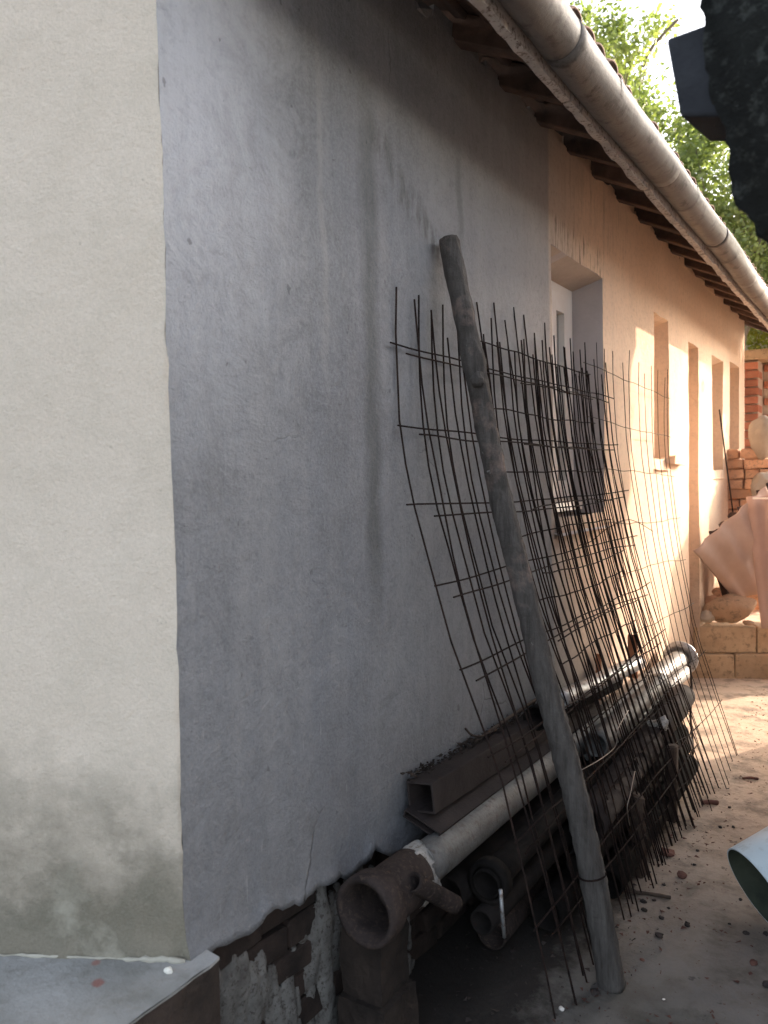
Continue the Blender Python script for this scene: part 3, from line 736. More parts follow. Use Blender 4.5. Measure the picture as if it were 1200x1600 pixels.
mesh_sheet('second rusty mesh sheet, its cross wires just under those of the outermost one', 1.94, 3.70, 19, 1.99, .01, 9, (.07, .02), -.004, 2, wire_gap=.232, bow=.3)
mesh_sheet('shorter rusty mesh sheet fanned out beyond the pole in front of the first window', 2.42, 3.50, 12, 2.10, .02, 9, (.25, -.05), -.010, 3, wire_gap=.225, bow=.5)
mesh_sheet('farthest mesh sheet, its thin wires crossing the sunlit plaster', 3.45, 4.95, 12, 2.14, .0, 9, (-.10, -.66), .010, 4, wire_gap=.24, bar_r=.0019, tilt=-.04)
mesh_sheet('bent mesh sheet pressed between the others at the first window', 2.72, 3.42, 7, 1.98, .05, 5, (-.22, .25), .004, 5, wire_gap=.23, bow=.2)

# ------------------------------------------------------------------ pile of pipes
def hollow(name, A, B, r, mat, parent=None, wall=.006, n=28, bow=0.0, lab=None, cat=None, grp=None, seg=16):
    A, B = Vector(A), Vector(B); L = (B-A).length; D = (B-A)/L
    m = MB(); up = Vector((0, 0, 1)); a = D.cross(up).normalized(); b = a.cross(D)
    rings = []
    def ring(t, rad): 
        c = A+D*(t*L)+b*(bow*math.sin(math.pi*t)); 
        return [c+(a*math.cos(2*math.pi*k/n)+b*math.sin(2*math.pi*k/n))*rad*(1+.012*nz((k*.3, t*6, r*30), 1)) for k in range(n)]
    seq = [(t/seg, r) for t in range(seg+1)] + [(1-t/4*1.0, r-wall) for t in range(0, 5)]
    vs = []; [vs.extend(ring(t, q)) for t, q in seq]; mm = len(seq)
    fs = [(i*n+k, i*n+(k+1) % n, ((i+1) % mm)*n+(k+1) % n, ((i+1) % mm)*n+k) for i in range(mm) for k in range(n)]
    m.add(vs, fs); o = m.build(name, mat, parent, smooth=True)
    if lab: tag(o, lab, cat, grp)
    return o
PG_ = 'pipes piled along the wall'
mp = empty('pipe', (.13, 3.1, .45)); tag(mp, 'long grey pipe with a dark bell-mouthed socket, on top of the pile', 'pipe', PG_)
A = Vector((.135, 1.62, .452)); B = Vector((.125, 4.80, .395))
hollow('barrel', A, B, .056, M['grey_pipe'], mp, bow=.004)
D = (A-B).normalized()
m = MB(); m.lathe([(-.09, .057), (-.075, .070), (.055, .071), (.075, .074), (.085, .084), (.125, .087), (.145, .085), (.147, .080), (.145, .071), (.10, .065), (.02, .062), (-.06, .058), (-.07, .056)], A, D, 40, closed=True)
m.build('socket', M['iron'], mp, smooth=True)
m = MB(); m.lathe([(-.02, .050), (.02, .052), (.022, .040), (-.02, .038)], A, D, 32); m.build('inner_sleeve', M['brown'], mp, smooth=True)
link('mud_plug', rock_mesh('mud_plug', (.022, .02, .022), 4, 2), M['rag'], mp, loc=A+D*.04+Vector((.0, .0, .025)))
m = MB(); m.lathe([(-.016, .05), (-.016, .100), (0, .103), (.012, .100), (.012, .084), (.004, .064), (.004, .05)], B, -D, 40); m.build('flange', M['galv'], mp, smooth=True)
# torn plastic wrapped round the pipe behind the socket
rg = MB()
def ragf(u, v):
    th = math.radians(150 - 210*u); t = .02+.085*v+.03*nz((u*4, v*2, 1), 1.2)+.02*math.sin(u*7)
    rad = .062+.014*abs(nz((u*6, v*4, 3), 1.6))+.012*max(0, u-.65)*3
    c = A - D*(t+.02); return c+Vector((-math.cos(math.radians(180)-th)*rad*-1, 0, 0))*0 + Vector((math.cos(th)*rad, 0, math.sin(th)*rad))
vv, ff = grid(40, 14, ragf); ff = [f for f in ff if nz(vv[f[0]]*1.0, 26, 6) < .38]
o = rg.add(vv, ff).build('torn_plastic', M['rag'], smooth=True); tag(o, 'torn dirty white plastic wrapped round the grey pipe behind its socket', 'plastic rag')
# pipe stub poking out below it
e0, e1 = PX(645, 1378, .20), PX(708, 1412, .235)
o = hollow('pipe_stub', e0, e1+(e1-e0)*.05, .024, M['iron'], wall=.004, lab='short cut stub of brown pipe poking out beside the socket', cat='pipe stub', grp=PG_)
# upper thin grey pipe
hollow('pipe', (.155, 2.70, .665), (.15, 3.80, .582), .036, M['galv'], lab='short thin shiny grey pipe, highest of the pile right of the pole', cat='pipe', grp=PG_)
br = MB(); p = Vector((.15, 3.83, 0)); br.box((.10, 3.80, .50), (.145, 3.812, .715), Matrix.Translation((0, 0, 0))@Matrix.Rotation(0, 4, 'Z')); br.box((.10, 3.80, .50), (.105, 3.86, .70))
o = br.build('angle_iron', M['rust']); tag(o, 'upright stub of orange rusted angle iron at the end of the thin pipe', 'angle iron')
br = MB(); br.box((.02, 3.55, .44), (.045, 3.562, .66)); o = br.build('flat_bar', M['rust']); tag(o, 'slim orange rusted flat bar upright against the sunlit wall', 'flat bar')
# capped grey pipe
cp = hollow('pipe', (.245, 2.86, .470), (.245, 3.82, .487), .047, M['grey_pipe'], lab='grey pipe with rounded end cap beside the bright flanged end', cat='pipe', grp=PG_)
m = MB(); m.lathe([(-.06, .050), (0, .052), (.022, .046), (.034, .030), (.038, .0)], (.245, 3.82, .487), (0, 1, .02), 28, closed=False); m.build('end_cap', M['grey_pipe'], cp, smooth=True)
# square tube + flat board
st = MB()
A2, B2 = Vector((.065, 1.86, .585)), Vector((.065, 2.90, .548))
def sqtube(m, A, B, w_, h_, t_, rot=0.0):
    D = (B-A).normalized(); a = D.cross(Vector((0, 0, 1))).normalized(); b = a.cross(D); a, b = a*math.cos(rot)+b*math.sin(rot), b*math.cos(rot)-a*math.sin(rot)
    vs = []
    for c in (A, B):
        for (p, q) in ((w_, h_), (w_-t_, h_-t_)):
            vs += [c+a*sx*p+b*sy*q for sx, sy in ((-1, -1), (1, -1), (1, 1), (-1, 1))]
    fs = []
    for k in range(4):
        l = (k+1) % 4
        fs += [(k, l, 8+l, 8+k), (4+k, 12+k, 12+l, 4+l), (k, 4+k, 4+l, l), (8+k, 8+l, 12+l, 12+k)]
    m.add(vs, fs)
sqtube(st, A2, B2, .044, .044, .007, .12)
o = st.build('square_tube', M['brown']); 
bmod = o.modifiers.new('b', 'BEVEL'); bmod.width = .004; bmod.segments = 2
tag(o, 'brown square steel tube lying highest against the grey wall', 'square tube', PG_)
m = MB(); sqtube(m, Vector((.085, 1.83, .522)), Vector((.085, 3.3, .495)), .062, .012, .004, -.35)
o = m.build('steel_channel', M['brown']); tag(o, 'flat brown steel channel between the square tube and the grey pipe', 'steel channel', PG_)
o = hollow('pipe', (.10, 2.62, .615), (.12, 3.5, .56), .046, M['dark_pipe'], lab='short black pipe hidden behind the pole above the grey pipe', cat='pipe', grp=PG_)
# lower pipes
LOW = [
 ((.335, 2.50, .318), (.30, 4.06, .372), .062, 'brown', 'thick brown pipe, outermost of the pile, its far end in the sun'),
 ((.235, 1.93, .345), (.22, 3.95, .36), .042, 'dark_pipe', 'black pipe with open mouth just under the grey pipe'),
 ((.125, 1.90, .300), (.13, 4.2, .29), .052, 'dark_pipe', 'black pipe close to the plinth below the socket'),
 ((.335, 2.42, .215), (.32, 3.9, .235), .046, 'dark_pipe', 'black pipe low on the outer side of the pile'),
 ((.235, 1.90, .250), (.24, 4.3, .22), .036, 'dark_pipe', 'thin black pipe in the middle of the pile'),
 ((.130, 2.25, .17), (.12, 4.4, .17), .054, 'iron', 'iron pipe low against the plinth'),
 ((.375, 2.60, .080), (.36, 3.9, .08), .050, 'dark_pipe', 'black pipe lying on the ground at the outer edge of the pile'),
 ((.265, 2.30, .085), (.27, 4.2, .085), .055, 'dark_pipe', 'black pipe on the ground under the middle of the pile'),
 ((.14, 2.15, .058), (.14, 4.5, .06), .050, 'iron', 'lowest iron pipe on the ground beside the plinth'),
 ((.205, 2.95, .40), (.21, 4.5, .385), .040, 'grey_pipe', 'grey pipe wedged beneath the bright flanged end'),
]
for a, b, r, mt, lb in LOW: hollow('pipe', a, b, r, M[mt], lab=lb, cat='pipe', grp=PG_)
# collar on the black pipe mouth
# supports
def obox(name, lo, hi, mat, lab, cat, j=.012, grp=None, rz=0):
    me = brick_mesh(name, hi[0]-lo[0], hi[1]-lo[1], hi[2]-lo[2], j, .008, int(lo[1]*100))
    o = link(name, me, mat, loc=((lo[0]+hi[0])/2, (lo[1]+hi[1])/2, (lo[2]+hi[2])/2), rot=(0, 0, rz)); tag(o, lab, cat, grp); return o
def rough_block(lo, hi, mat, lab, seed):
    bm = bmesh.new(); bmesh.ops.create_cube(bm, size=1); bmesh.ops.subdivide_edges(bm, edges=list(bm.edges), cuts=5, use_grid_fill=True)
    d = Vector(hi)-Vector(lo); c = (Vector(hi)+Vector(lo))/2
    for v in bm.verts:
        q = v.co.copy(); l = max(abs(q.x), abs(q.y), abs(q.z)); q = q*(1-.10*max(0, q.length-.62)); v.co = Vector((q.x*d.x, q.y*d.y, q.z*d.z)); v.co += v.co.normalized()*(.012*fbm(v.co+c, 14, seed))
    me = bpy.data.meshes.new('stone_block'); bm.to_mesh(me); bm.free(); o = link('stone_block', me, mat, loc=c); tag(o, lab, 'stone block'); return o
M['dirty_block'] = simple('dirty_masonry', (.016, .013, .011), (.05, .037, .03), 9, .95, .8, .006, rnd=.1)
rough_block((.02, 1.50, .0), (.17, 1.66, .20), M['dirty_block'], 'rough mortar-stained block standing under the near end of the pile', 1)
rough_block((.03, 1.52, .195), (.15, 1.65, .372), M['dirty_block'], 'rough block on the lower block, right under the socket', 2)
obox('timber_post', (.385, 3.36, .0), (.43, 3.42, .33), M['twig'], 'short dark timber post propping the outer pipe', 'post', rz=.2)
obox('timber_post', (.37, 2.86, .0), (.42, 2.92, .30), M['twig'], 'dark timber peg standing half way along the pile', 'post', rz=-.2)
o = link('plastic_scrap', rock_mesh('plastic_scrap', (.035, .05, .03), 9, 3, amp=.9), M['rag'], loc=(.34, 3.42, .40)); tag(o, 'crumpled pale plastic scrap caught on the brown pipe', 'plastic scrap')
o = MB().tube([PX(782, 1390, .31), PX(785, 1430, .315), PX(788, 1464, .31)], .0055, 8).build('thin_rod', M['galv'], smooth=True); tag(o, 'short thin pale rod hanging down in the dark below the pipes', 'rod')
o = link('pipe_collar', mesh('pipe_collar', *[[(v.x, v.y, v.z) for v in MB().lathe([(-.03, .047), (-.03, .062), (.012, .062), (.014, .047)], (.235, 1.95, .345), (0, -1, 0), 26).v], MB().lathe([(-.03, .047), (-.03, .062), (.012, .062), (.014, .047)], (.235, 1.95, .345), (0, -1, 0), 26).f], True), M['dark_pipe']); tag(o, 'dark collar round the mouth of the black pipe under the grey one', 'pipe collar')

# twigs, wires and rubble on and around the pile
def twig(name, pts, r, mat, lab, cat, sub=None, grp=None):
    o = MB().tube(smooth_path(pts, 4), r, 6, wob=.3).build(name, mat, smooth=True); tag(o, lab, cat, grp)
    for s in (sub or []): MB().tube(smooth_path(s, 3), r*.6, 5).build('side_twig', mat, o)
    return o
twig('twig', [PX(727, 1138, .04), PX(737, 1148, .045), PX(752, 1150, .05), PX(775, 1140, .06)], .0035, M['twig'], 'small dark curled twig sticking out above the square tube', 'twig')
twig('twig', [PX(740, 1160, .03), PX(790, 1125, .035), PX(850, 1085, .03), PX(870, 1075, .03)], .006, M['twig'], 'knobbly twig lying on the square tube against the wall', 'twig')
twig('dry_branch', [P(1078, 1040, 4.28), P(1081, 1075, 4.28), P(1079, 1120, 4.28), P(1083, 1165, 4.28), P(1082, 1193, 4.27)], .006, M['twig'], 'thin dry branch standing upright among the far mesh bars', 'branch', [[P(1080, 1113, 4.28), P(1068, 1110, 4.28), P(1062, 1113, 4.28)], [P(1081, 1160, 4.28), P(1078, 1150, 4.26), P(1080, 1140, 4.24)]])
twig('wire', [PX(982, 1110, .42), PX(965, 1140, .43), PX(962, 1165, .43), PX(940, 1185, .42), PX(905, 1205, .40)], .0016, M['wire'], 'thin pale wire looping down the middle of the mesh', 'wire')
twig('wire', [PX(992, 1205, .44), PX(985, 1240, .45), PX(980, 1262, .45), PX(984, 1290, .44)], .0016, M['wire'], 'thin pale wire hanging below the brown pipe', 'wire')
twig('wire', [PX(905, 852, .10), PX(925, 845, .11), PX(950, 825, .11), PX(985, 812, .10), PX(1020, 830, .1)], .002, M['rebar'], 'loose bent wire twisted across the mesh below the window sill', 'wire')
twig('stick', [PG(905, 1386, .01), PG(960, 1390, .012), PG(1010, 1396, .01), PG(1048, 1402, .008)], .006, M['twig'], 'dark stick lying on the concrete behind the pole', 'stick')
m = MB(); 
def clod(name, px, py, r, mat, lab, cat, grp=None, z=0, fl=.6):
    p = PG(px, py, z); me = rock_mesh(name, (r, r*random.uniform(.7, 1.1), r*fl), px*.1, 2, amp=.5)
    o = link(name, me, mat, loc=(p.x, p.y, p.z+r*fl*.5), rot=(0, 0, random.uniform(0, 6))); tag(o, lab, cat, grp); return o
for px, py, r in [(1074, 1446, .013), (1030, 1463, .013), (1033, 1435, .009), (1166, 1459, .009), (1197, 1460, .010), (1157, 1407, .008), (1005, 1410, .012), (1022, 1408, .008), (930, 1553, .014), (1007, 1423, .011),
                  (1125, 1293, .008), (1146, 1293, .007), (1090, 1330, .008), (1198, 1540, .014), (1085, 1352, .007), (1140, 1444, .005), (1045, 1420, .006), (1140, 1262, .007), (990, 1395, .013), (1037, 1383, .007)]:
    clod('pebble', px, py, r, M['pebble'], 'small dark pebble lying loose on the concrete', 'pebble', 'dark pebbles scattered on the concrete')
clod('brick_shard', 1042, 1335, .026, M['shard'], 'reddish brick lump on the concrete below the mesh feet', 'brick shard')
clod('brick_shard', 1066, 1370, .020, M['shard'], 'reddish crumbly brick shard nearer the stick', 'brick shard')
clod('brick_shard', 1178, 1506, .013, M['shard'], 'small red brick fragment alone at the right of the concrete', 'brick shard')
clod('brick_shard', 1003, 1500, .008, M['shard'], 'tiny red brick fragment right of the pole foot', 'brick shard', fl=.3)
clod('earth_clod', 990, 1310, .035, M['pebble'], 'large dark clod at the foot of the timber post', 'clod')
clod('earth_clod', 1000, 1352, .025, M['pebble'], 'dark clod of earth beside the mesh feet behind the stick', 'clod')
clod('earth_clod', 960, 1372, .030, M['pebble'], 'dark clod of earth right behind the pole', 'clod')
clod('pale_crumb', 878, 1577, .008, M['white_paint'], 'pale crumb on the ground by the nearest mesh feet', 'crumb')
clod('pale_crumb', 1037, 1562, .004, M['white_paint'], 'tiny white crumb at the front of the concrete', 'crumb')
twig('wood_chip', [PG(1096, 1254, .008), PG(1108, 1253, .012), PG(1122, 1254, .008)], .010, M['shard'], 'flat brown wood chip lying in the shade beside the mesh', 'wood chip')
twig('wood_chip', [PG(1160, 1216, .006), PG(1172, 1215, .010), PG(1185, 1217, .006)], .006, M['shard'], 'thin brown wood chip farther right near the sunlit strip', 'wood chip')
# soil and mortar crumbs along the wall foot under the pile: uncountable litter
random.seed(11); m = MB()
for i in range(900):
    x = random.uniform(.0, .56)**1.0; y = random.uniform(1.4, 4.3); r = random.uniform(.002, .009)*(1 if x < .45 else .6)
    a = [Vector((x+random.uniform(-1, 1)*r*1.4, y+random.uniform(-1, 1)*r*1.4, random.uniform(.002, 1)*r)) for _ in range(4)]
    m.add(a, [(0, 1, 2), (0, 2, 3), (0, 3, 1), (1, 3, 2)])
o = m.build('grit', M['pebble']); tag(o, 'dark grit and crumbs littering the ground under the pipes', 'grit', kind='stuff')

m = MB()
for i in range(1500):
    x = .42+random.expovariate(3.2); y = random.uniform(1.7, 5.9); rr_ = random.choice((.0015, .002, .002, .003, .0045, .007))
    a = [Vector((x+random.uniform(-1, 1)*rr_*1.6, y+random.uniform(-1, 1)*rr_*1.6, ground_z(x, y)+random.uniform(.0, 1)*rr_)) for _ in range(4)]
    m.add(a, [(0, 1, 2), (0, 2, 3), (0, 3, 1), (1, 3, 2)])
o = m.build('fine_litter', M['shard']); tag(o, 'fine brown litter sprinkled over the open concrete', 'litter', kind='stuff')
m = MB()
for i in range(420):
    t_ = random.random(); c = A2.lerp(B2, t_)+Vector((random.uniform(-.06, -.02), 0, .044+random.uniform(-.012, .016)+.012*nz((t_*8, 0, 0), 1)))
    rr_ = random.uniform(.003, .011)
    a = [c+Vector((random.uniform(-1, 1), random.uniform(-1.6, 1.6), random.uniform(-.8, .8)))*rr_ for _ in range(5)]
    m.add(a, [(0, 1, 2), (0, 2, 3), (0, 3, 4), (0, 4, 1), (1, 2, 3), (1, 3, 4)])
o = m.build('fallen_mortar_dirt', M['dirty_block']); tag(o, 'fallen mortar and dirt caked on the square tube along the wall', 'dirt', kind='stuff')

# ------------------------------------------------------------------ big pale pipe, lower right
R_ = Vector((_X.x, 0, 0)) 
camright = (ROT @ Vector((1, 0, 0))); camright.z = 0; camright.normalize()
camfwd = (ROT @ Vector((0, 0, -1))); camfwd.z = 0; camfwd.normalize()
ax = (camright*math.cos(math.radians(9)) + camfwd*math.sin(math.radians(9))); ax = (ax*math.cos(math.radians(24)) + Vector((0, 0, math.sin(math.radians(24))))).normalized()
c0 = CAM + (ROT @ Vector((1185-600, -(1381-800), -1200)))/1200*2.50
r = .145
c0.z = r*math.cos(math.radians(24))+.006
pv = MB(); Lp = .9; n = 48; seq = [(t/10*Lp, r) for t in range(11)]
up = Vector((0, 0, 1)); a = ax.cross(up).normalized(); b = a.cross(ax)
vs = [c0+ax*t+(a*math.cos(2*math.pi*k/n)+b*math.sin(2*math.pi*k/n))*q for t, q in seq for k in range(n)]
vi = [c0+ax*t+(a*math.cos(2*math.pi*k/n)+b*math.sin(2*math.pi*k/n))*(q-.005) for t, q in seq for k in range(n)]
fs = [(i*n+k, i*n+(k+1) % n, (i+1)*n+(k+1) % n, (i+1)*n+k) for i in range(10) for k in range(n)]
pv.add(vs, fs); pv.add(vi[:n]+vs[:n], [(k, (k+1) % n, n+(k+1) % n, n+k) for k in range(n)])
o = pv.build('large_pipe', M['pvc'], smooth=True); tag(o, 'wide pale blue plastic pipe lying at the right edge, mouth towards the mesh', 'plastic pipe')
MB().add(vi, fs).build('pipe_lining', M['pvc_in'], o, smooth=True)
e = c0+ax*Lp
obox('stone_block', (e.x-.15, e.y-.12, .0), (e.x+.12, e.y+.1, max(.05, e.z-.5*r-.05-r*.55)), M['stone'], 'stone block that props up the raised end of the wide pale pipe', 'stone block')

# ------------------------------------------------------------------ far end of the yard
SD = Vector((.89, .455, 0)).normalized(); SN = Vector((.455, -.89, 0)).normalized(); SO = Vector((-.04, 5.905, 0))
q = [Vector((-.0, 6.06, 0)), SO+SD*4.6-SN*.14, Vector((4.0, 12, 0)), Vector((-.0, 12, 0))]
m = MB(); m.add([Vector((v.x, v.y, -.1)) for v in q]+[Vector((v.x, v.y, .345)) for v in q], [(0, 3, 2, 1), (4, 5, 6, 7), (0, 1, 5, 4), (1, 2, 6, 5), (2, 3, 7, 6), (3, 0, 4, 7)])
o = m.build('raised_ground', M['ground']); tag(o, kind='structure')
sw = empty('stone_step', (.5, 6.2, 0)); tag(sw, 'low step of cut sandstone blocks across the end of the yard', 'step')
for row, (zb, zt, cuts) in enumerate([(-.01, .175, [0, .30, .72, 1.2]), (.18, .372, [.02, .47, 1.0])]):
    for a, b in zip(cuts, cuts[1:]):
        me = brick_mesh('block', b-a-.002, .22, zt-zb+.004, .004, .007, int(a*50)+9+row)
        p = SO+SD*((a+b)/2)-SN*(.11+row*.035)
        link('block', me, M['stone'], sw, loc=(p.x, p.y, (zb+zt)/2), rot=(0, 0, math.atan2(SD.y, SD.x)))
# rocks on the step
def rock(px, py, Y, r, mat, lab, cat='rock', seed=1, rot=(0, 0, 0), amp=.25, sub=3):
    p = P(px, py, Y); o = link('rock', rock_mesh('rock', r, seed, sub, amp), mat, loc=p, rot=rot); o.name = cat.replace(' ', '_')
    for q in o.data.polygons: q.use_smooth = True
    tag(o, lab, cat); return o
rock(1140, 950, 6.10, (.165, .10, .095), M['rock'], 'big tan sandstone rock lying on the stone step', seed=2, rot=(0, -.22, .1), amp=.3)
rock(1104, 963, 6.04, (.055, .06, .05), M['grey_rock'], 'small grey rock wedged between the house and the big rock', seed=5)
rock(1170, 973, 6.13, (.04, .04, .018), M['rock'], 'small flat rock under the right end of the big rock', seed=7)
rock(1112, 938, 6.20, (.06, .05, .04), M['pale_brick'], 'broken salmon brick lump above the big rock', 'brick lump', 3)
rock(1123, 925, 6.28, (.05, .05, .035), M['pale_brick'], 'upper broken brick lump under the brown sheet', 'brick lump', 4)
rock(1194, 683, 7.15, (.115, .12, .165), M['grey_rock'], 'rounded grey boulder standing on the brick stack', 'boulder', 6, amp=.3)
rock(1192, 765, 6.98, (.085, .06, .14), M['grey_rock'], 'grey stone leaning on the front of the brick stack', 'stone', 8, amp=.4)
# corrugated sheets over the heap
def sheetpiece(name, cornersY, nu, nv, amp, waves, mat, lab, thick=.008, edge=None, rag=0.0, cut=None):
    c = [P(x, y, Y) for x, y, Y in cornersY]   # c0,c1 along top edge; c3,c2 along bottom
    nrm = (c[1]-c[0]).cross(c[3]-c[0]).normalized()
    if nrm.y > 0: nrm = -nrm
    def fn(u, v, o_=0.0):
        v0 = v
        if rag: v = v - rag*(1-v)*abs(nz((u*waves*1.7, 0, 0), 1.3, 3))
        p = (c[0]*(1-u)+c[1]*u)*(1-v)+(c[3]*(1-u)+c[2]*u)*v
        sag = .03*math.sin(math.pi*u)*math.sin(math.pi*min(v, 1))
        return p+nrm*(amp*math.sin(u*waves*2*math.pi)+.012*fbm((u*2, v*2, 1), 1.3, 2)+sag+o_)
    v1, f1 = grid(nu, nv, fn); v2, f2 = grid(nu, nv, lambda u, v: fn(u, v, -thick))
    n = len(v1); W = nu+1; m = MB(); m.add(v1, f1); m.add(v2, [f[::-1] for f in f2])
    rimf = []
    for i in range(nu): rimf += [(i, n+i, n+i+1, i+1), (nv*W+i, nv*W+i+1, n+nv*W+i+1, n+nv*W+i)]
    for j in range(nv): rimf += [(j*W, (j+1)*W, n+(j+1)*W, n+j*W), (j*W+nu, n+j*W+nu, n+(j+1)*W+nu, (j+1)*W+nu)]
    m.f += [tuple(q) for q in rimf]
    o = m.build(name, mat, smooth=True); tag(o, lab, 'corrugated sheet', 'corrugated sheets over the heap'); return o
sheetpiece('corrugated_sheet', [(1103, 843, 6.02), (1232, 728, 6.72), (1250, 830, 6.66), (1132, 940, 6.25)], 90, 6, .022, 9, M['dark_sheet'], 'blackened corrugated sheet showing as a scalloped edge above the brown one', rag=.05)
sheetpiece('corrugated_sheet', [(1085, 861, 5.70), (1196, 760, 6.45), (1262, 905, 6.36), (1150, 938, 6.24)], 80, 14, .010, 4, M['sheet'], 'big brown corrugated sheet draped over the heap')
sheetpiece('corrugated_sheet', [(1166, 776, 6.26), (1275, 768, 6.40), (1270, 985, 6.12), (1190, 982, 6.03)], 50, 10, .012, 3, simple('reddish_sheet', (.36, .24, .195), (.44, .31, .26), 3, .85, .3, .003, rnd=0), 'reddish brown sheet folded down at the right edge over the heap')
o = MB().box((0, 0, 0), (.4, .012, .012), Matrix.Translation(P(1176, 780, 6.22))).build('white_lath', M['white_paint']); tag(o, 'thin white lath on the top of the reddish sheet', 'lath')
# heap body
hp = MB(); vv, ff = grid(24, 16, lambda u, v: Vector((.05+.80*u, 6.50+.1*u+.5*v, .33+(.95*math.sin(math.pi*min(1, .12+u*.8))**.6)*min(1, v*3+.15)*(1-.1*v)+.06*nz((u*8, v*5, 0), 1))))
o = hp.add(vv, ff).build('rubble_heap', M['pale_brick']); tag(o, 'heap of broken brick rubble under the brown corrugated sheets', 'rubble heap', kind='stuff')
# brick stack
random.seed(5)
stk = empty('brick_stack', (.45, 7.3, .34)); tag(stk, 'loose dry stack of salmon bricks against the red brick wall', 'brick stack')
sb = [brick_mesh('brick', .215, .10, .078, .008, .010, s+40) for s in range(4)]
z = .34; r = 0
while z < 1.66:
    y = 7.18; x = -.02+(.0 if r % 2 else .0); first = random.uniform(.4, 1.0)
    while x < .26:
        L = (first if x < .0 else random.choice((1, 1, .5, .8)))
        w_ = .215*L
        if not (z > 1.55 and x > .75):
            link('brick', random.choice(sb), M['pale_brick'], stk, loc=(x+w_/2, y+random.uniform(-.02, .02), z+.040), rot=(random.uniform(-.03, .03), random.uniform(-.03, .03), random.uniform(-.06, .06)), scale=(L, 1.2, 1))
        x += w_+random.uniform(.004, .014)
    z += .084+random.uniform(0, .003); r += 1
MB().box((.02, 7.25, .34), (.36, 7.45, 1.58)).build('rear_bricks', M['dark_brick'], stk)
# red brick wall with pier and coping
bw = empty('brick_wall', (1.2, 8.7, .33)); tag(bw, 'red brick garden wall with pier and concrete coping at the far end', 'brick wall')
rb = [brick_mesh('brick', .222, .05, .068, .003, .004, s+60) for s in range(3)]
rp = [brick_mesh('brick', .145, .24, .068, .003, .004, s+70) for s in range(2)]
MB().box((.03, 8.64, .33), (.86, 8.8, 2.60)).build('wall_core', M['brick_mortar'], bw)
MB().box((-.065, 8.335, .33), (.075, 8.64, 2.60)).build('pier_core', M['brick_mortar'], bw)
nb = 0; z = 2.60-.048; r = 0
while z > .4:
    if z > 1.1:
        link('brick', rp[r % 2], M['brick'], bw, loc=(.004+(.006 if r % 2 else -.004), 8.42+.0, z)); 
        x = .10 + (.11 if r % 2 else 0)
        while x < .8 and nb < 230:
            link('brick', random.choice(rb), M['brick'], bw, loc=(x+.10, 8.62+random.uniform(-.004, .003), z), rot=(0, random.uniform(-.008, .008), 0)); nb += 1; x += .236
    z -= .0835; r += 1
MB().box((-.11, 8.27, 2.602), (.90, 8.86, 2.70), j=.01).build('coping', M['stone'], bw)
# thin leaning rod beside the last openings
a, b = PX(1127, 640, .03), P(1140, 795, 7.0)
a = PX(1124, 640, .02)
o = MB().tube([a, (a+b)/2+Vector((0.01, 0, 0)), Vector((.14, 6.95, .60))], .006, 8).build('thin_rod', M['iron'], smooth=True); tag(o, 'thin dark rod leaning against the house near the far brick stack', 'rod')
# far outbuilding roof seen above the gutter
ob = empty('outbuilding', (2.6, 14.5, 0)); tag(ob, 'distant outbuilding with pale gable board and terracotta roof edge among the trees', 'outbuilding')
q0 = P(1142, 360, 14.0); 
MB().box((q0.x, 14, q0.z-.42), (q0.x+3.2, 14.08, q0.z+.05)).build('gable_board', M['white_paint'], ob)
MB().box((q0.x+.12, 14.1, 0), (q0.x+3.0, 17, q0.z-.38)).build('wall', M['shedwall'], ob)
m = MB(); m.add([(q0.x-.1, 13.9, q0.z-.5), (q0.x+3.4, 13.9, q0.z-.35), (q0.x+3.4, 13.9, q0.z-.25), (q0.x-.1, 13.9, q0.z-.42), (q0.x-.1, 17.2, q0.z-.5), (q0.x+3.4, 17.2, q0.z-.35), (q0.x+3.4, 17.2, q0.z-.25), (q0.x-.1, 17.2, q0.z-.42)], [(0, 1, 2, 3), (4, 7, 6, 5), (0, 4, 5, 1), (3, 2, 6, 7), (0, 3, 7, 4), (1, 5, 6, 2)])
m.build('roof', M['tile'], ob)

# ------------------------------------------------------------------ neighbouring shed on the right (casts the shade)
sh = empty('shed', (2.2, 3.6, 0)); tag(sh, 'dark old shed along the right side with a black mossy eave hanging into view', 'shed')
MB().box((1.6, 1.1, 0), (1.75, 3.70, 2.62)).build('low_wall', M['shedwall'], sh)
MB().box((1.6, 3.702, 0), (1.75, 6.33, 3.42)).build('wall', M['shedwall'], sh)
MB().box((1.75, 6.18, 0), (4.2, 6.33, 3.42)).build('gable_wall', M['shedwall'], sh)
m = MB(); pl = [(6.332, .95), (6.40, 1.05), (6.995, 2.50), (7.005, 3.14), (7.13, 3.27), (7.13, 3.42), (6.332, 3.42)]
N = len(pl); m.add([(1.6, y, z) for y, z in pl]+[(1.66, y, z) for y, z in pl], [tuple(range(N)), tuple(range(N, 2*N))[::-1]]+[(i, N+i, N+(i+1) % N, (i+1) % N) for i in range(N)])
m.build('added_shadow_wing', M['wood'], sh)  # unseen wing added, outlined to cast the slanted shadow edge on the house
MB().box((1.55, 3.66, 3.423), (4.4, 7.15, 3.48)).build('roof', M['tile'], sh)
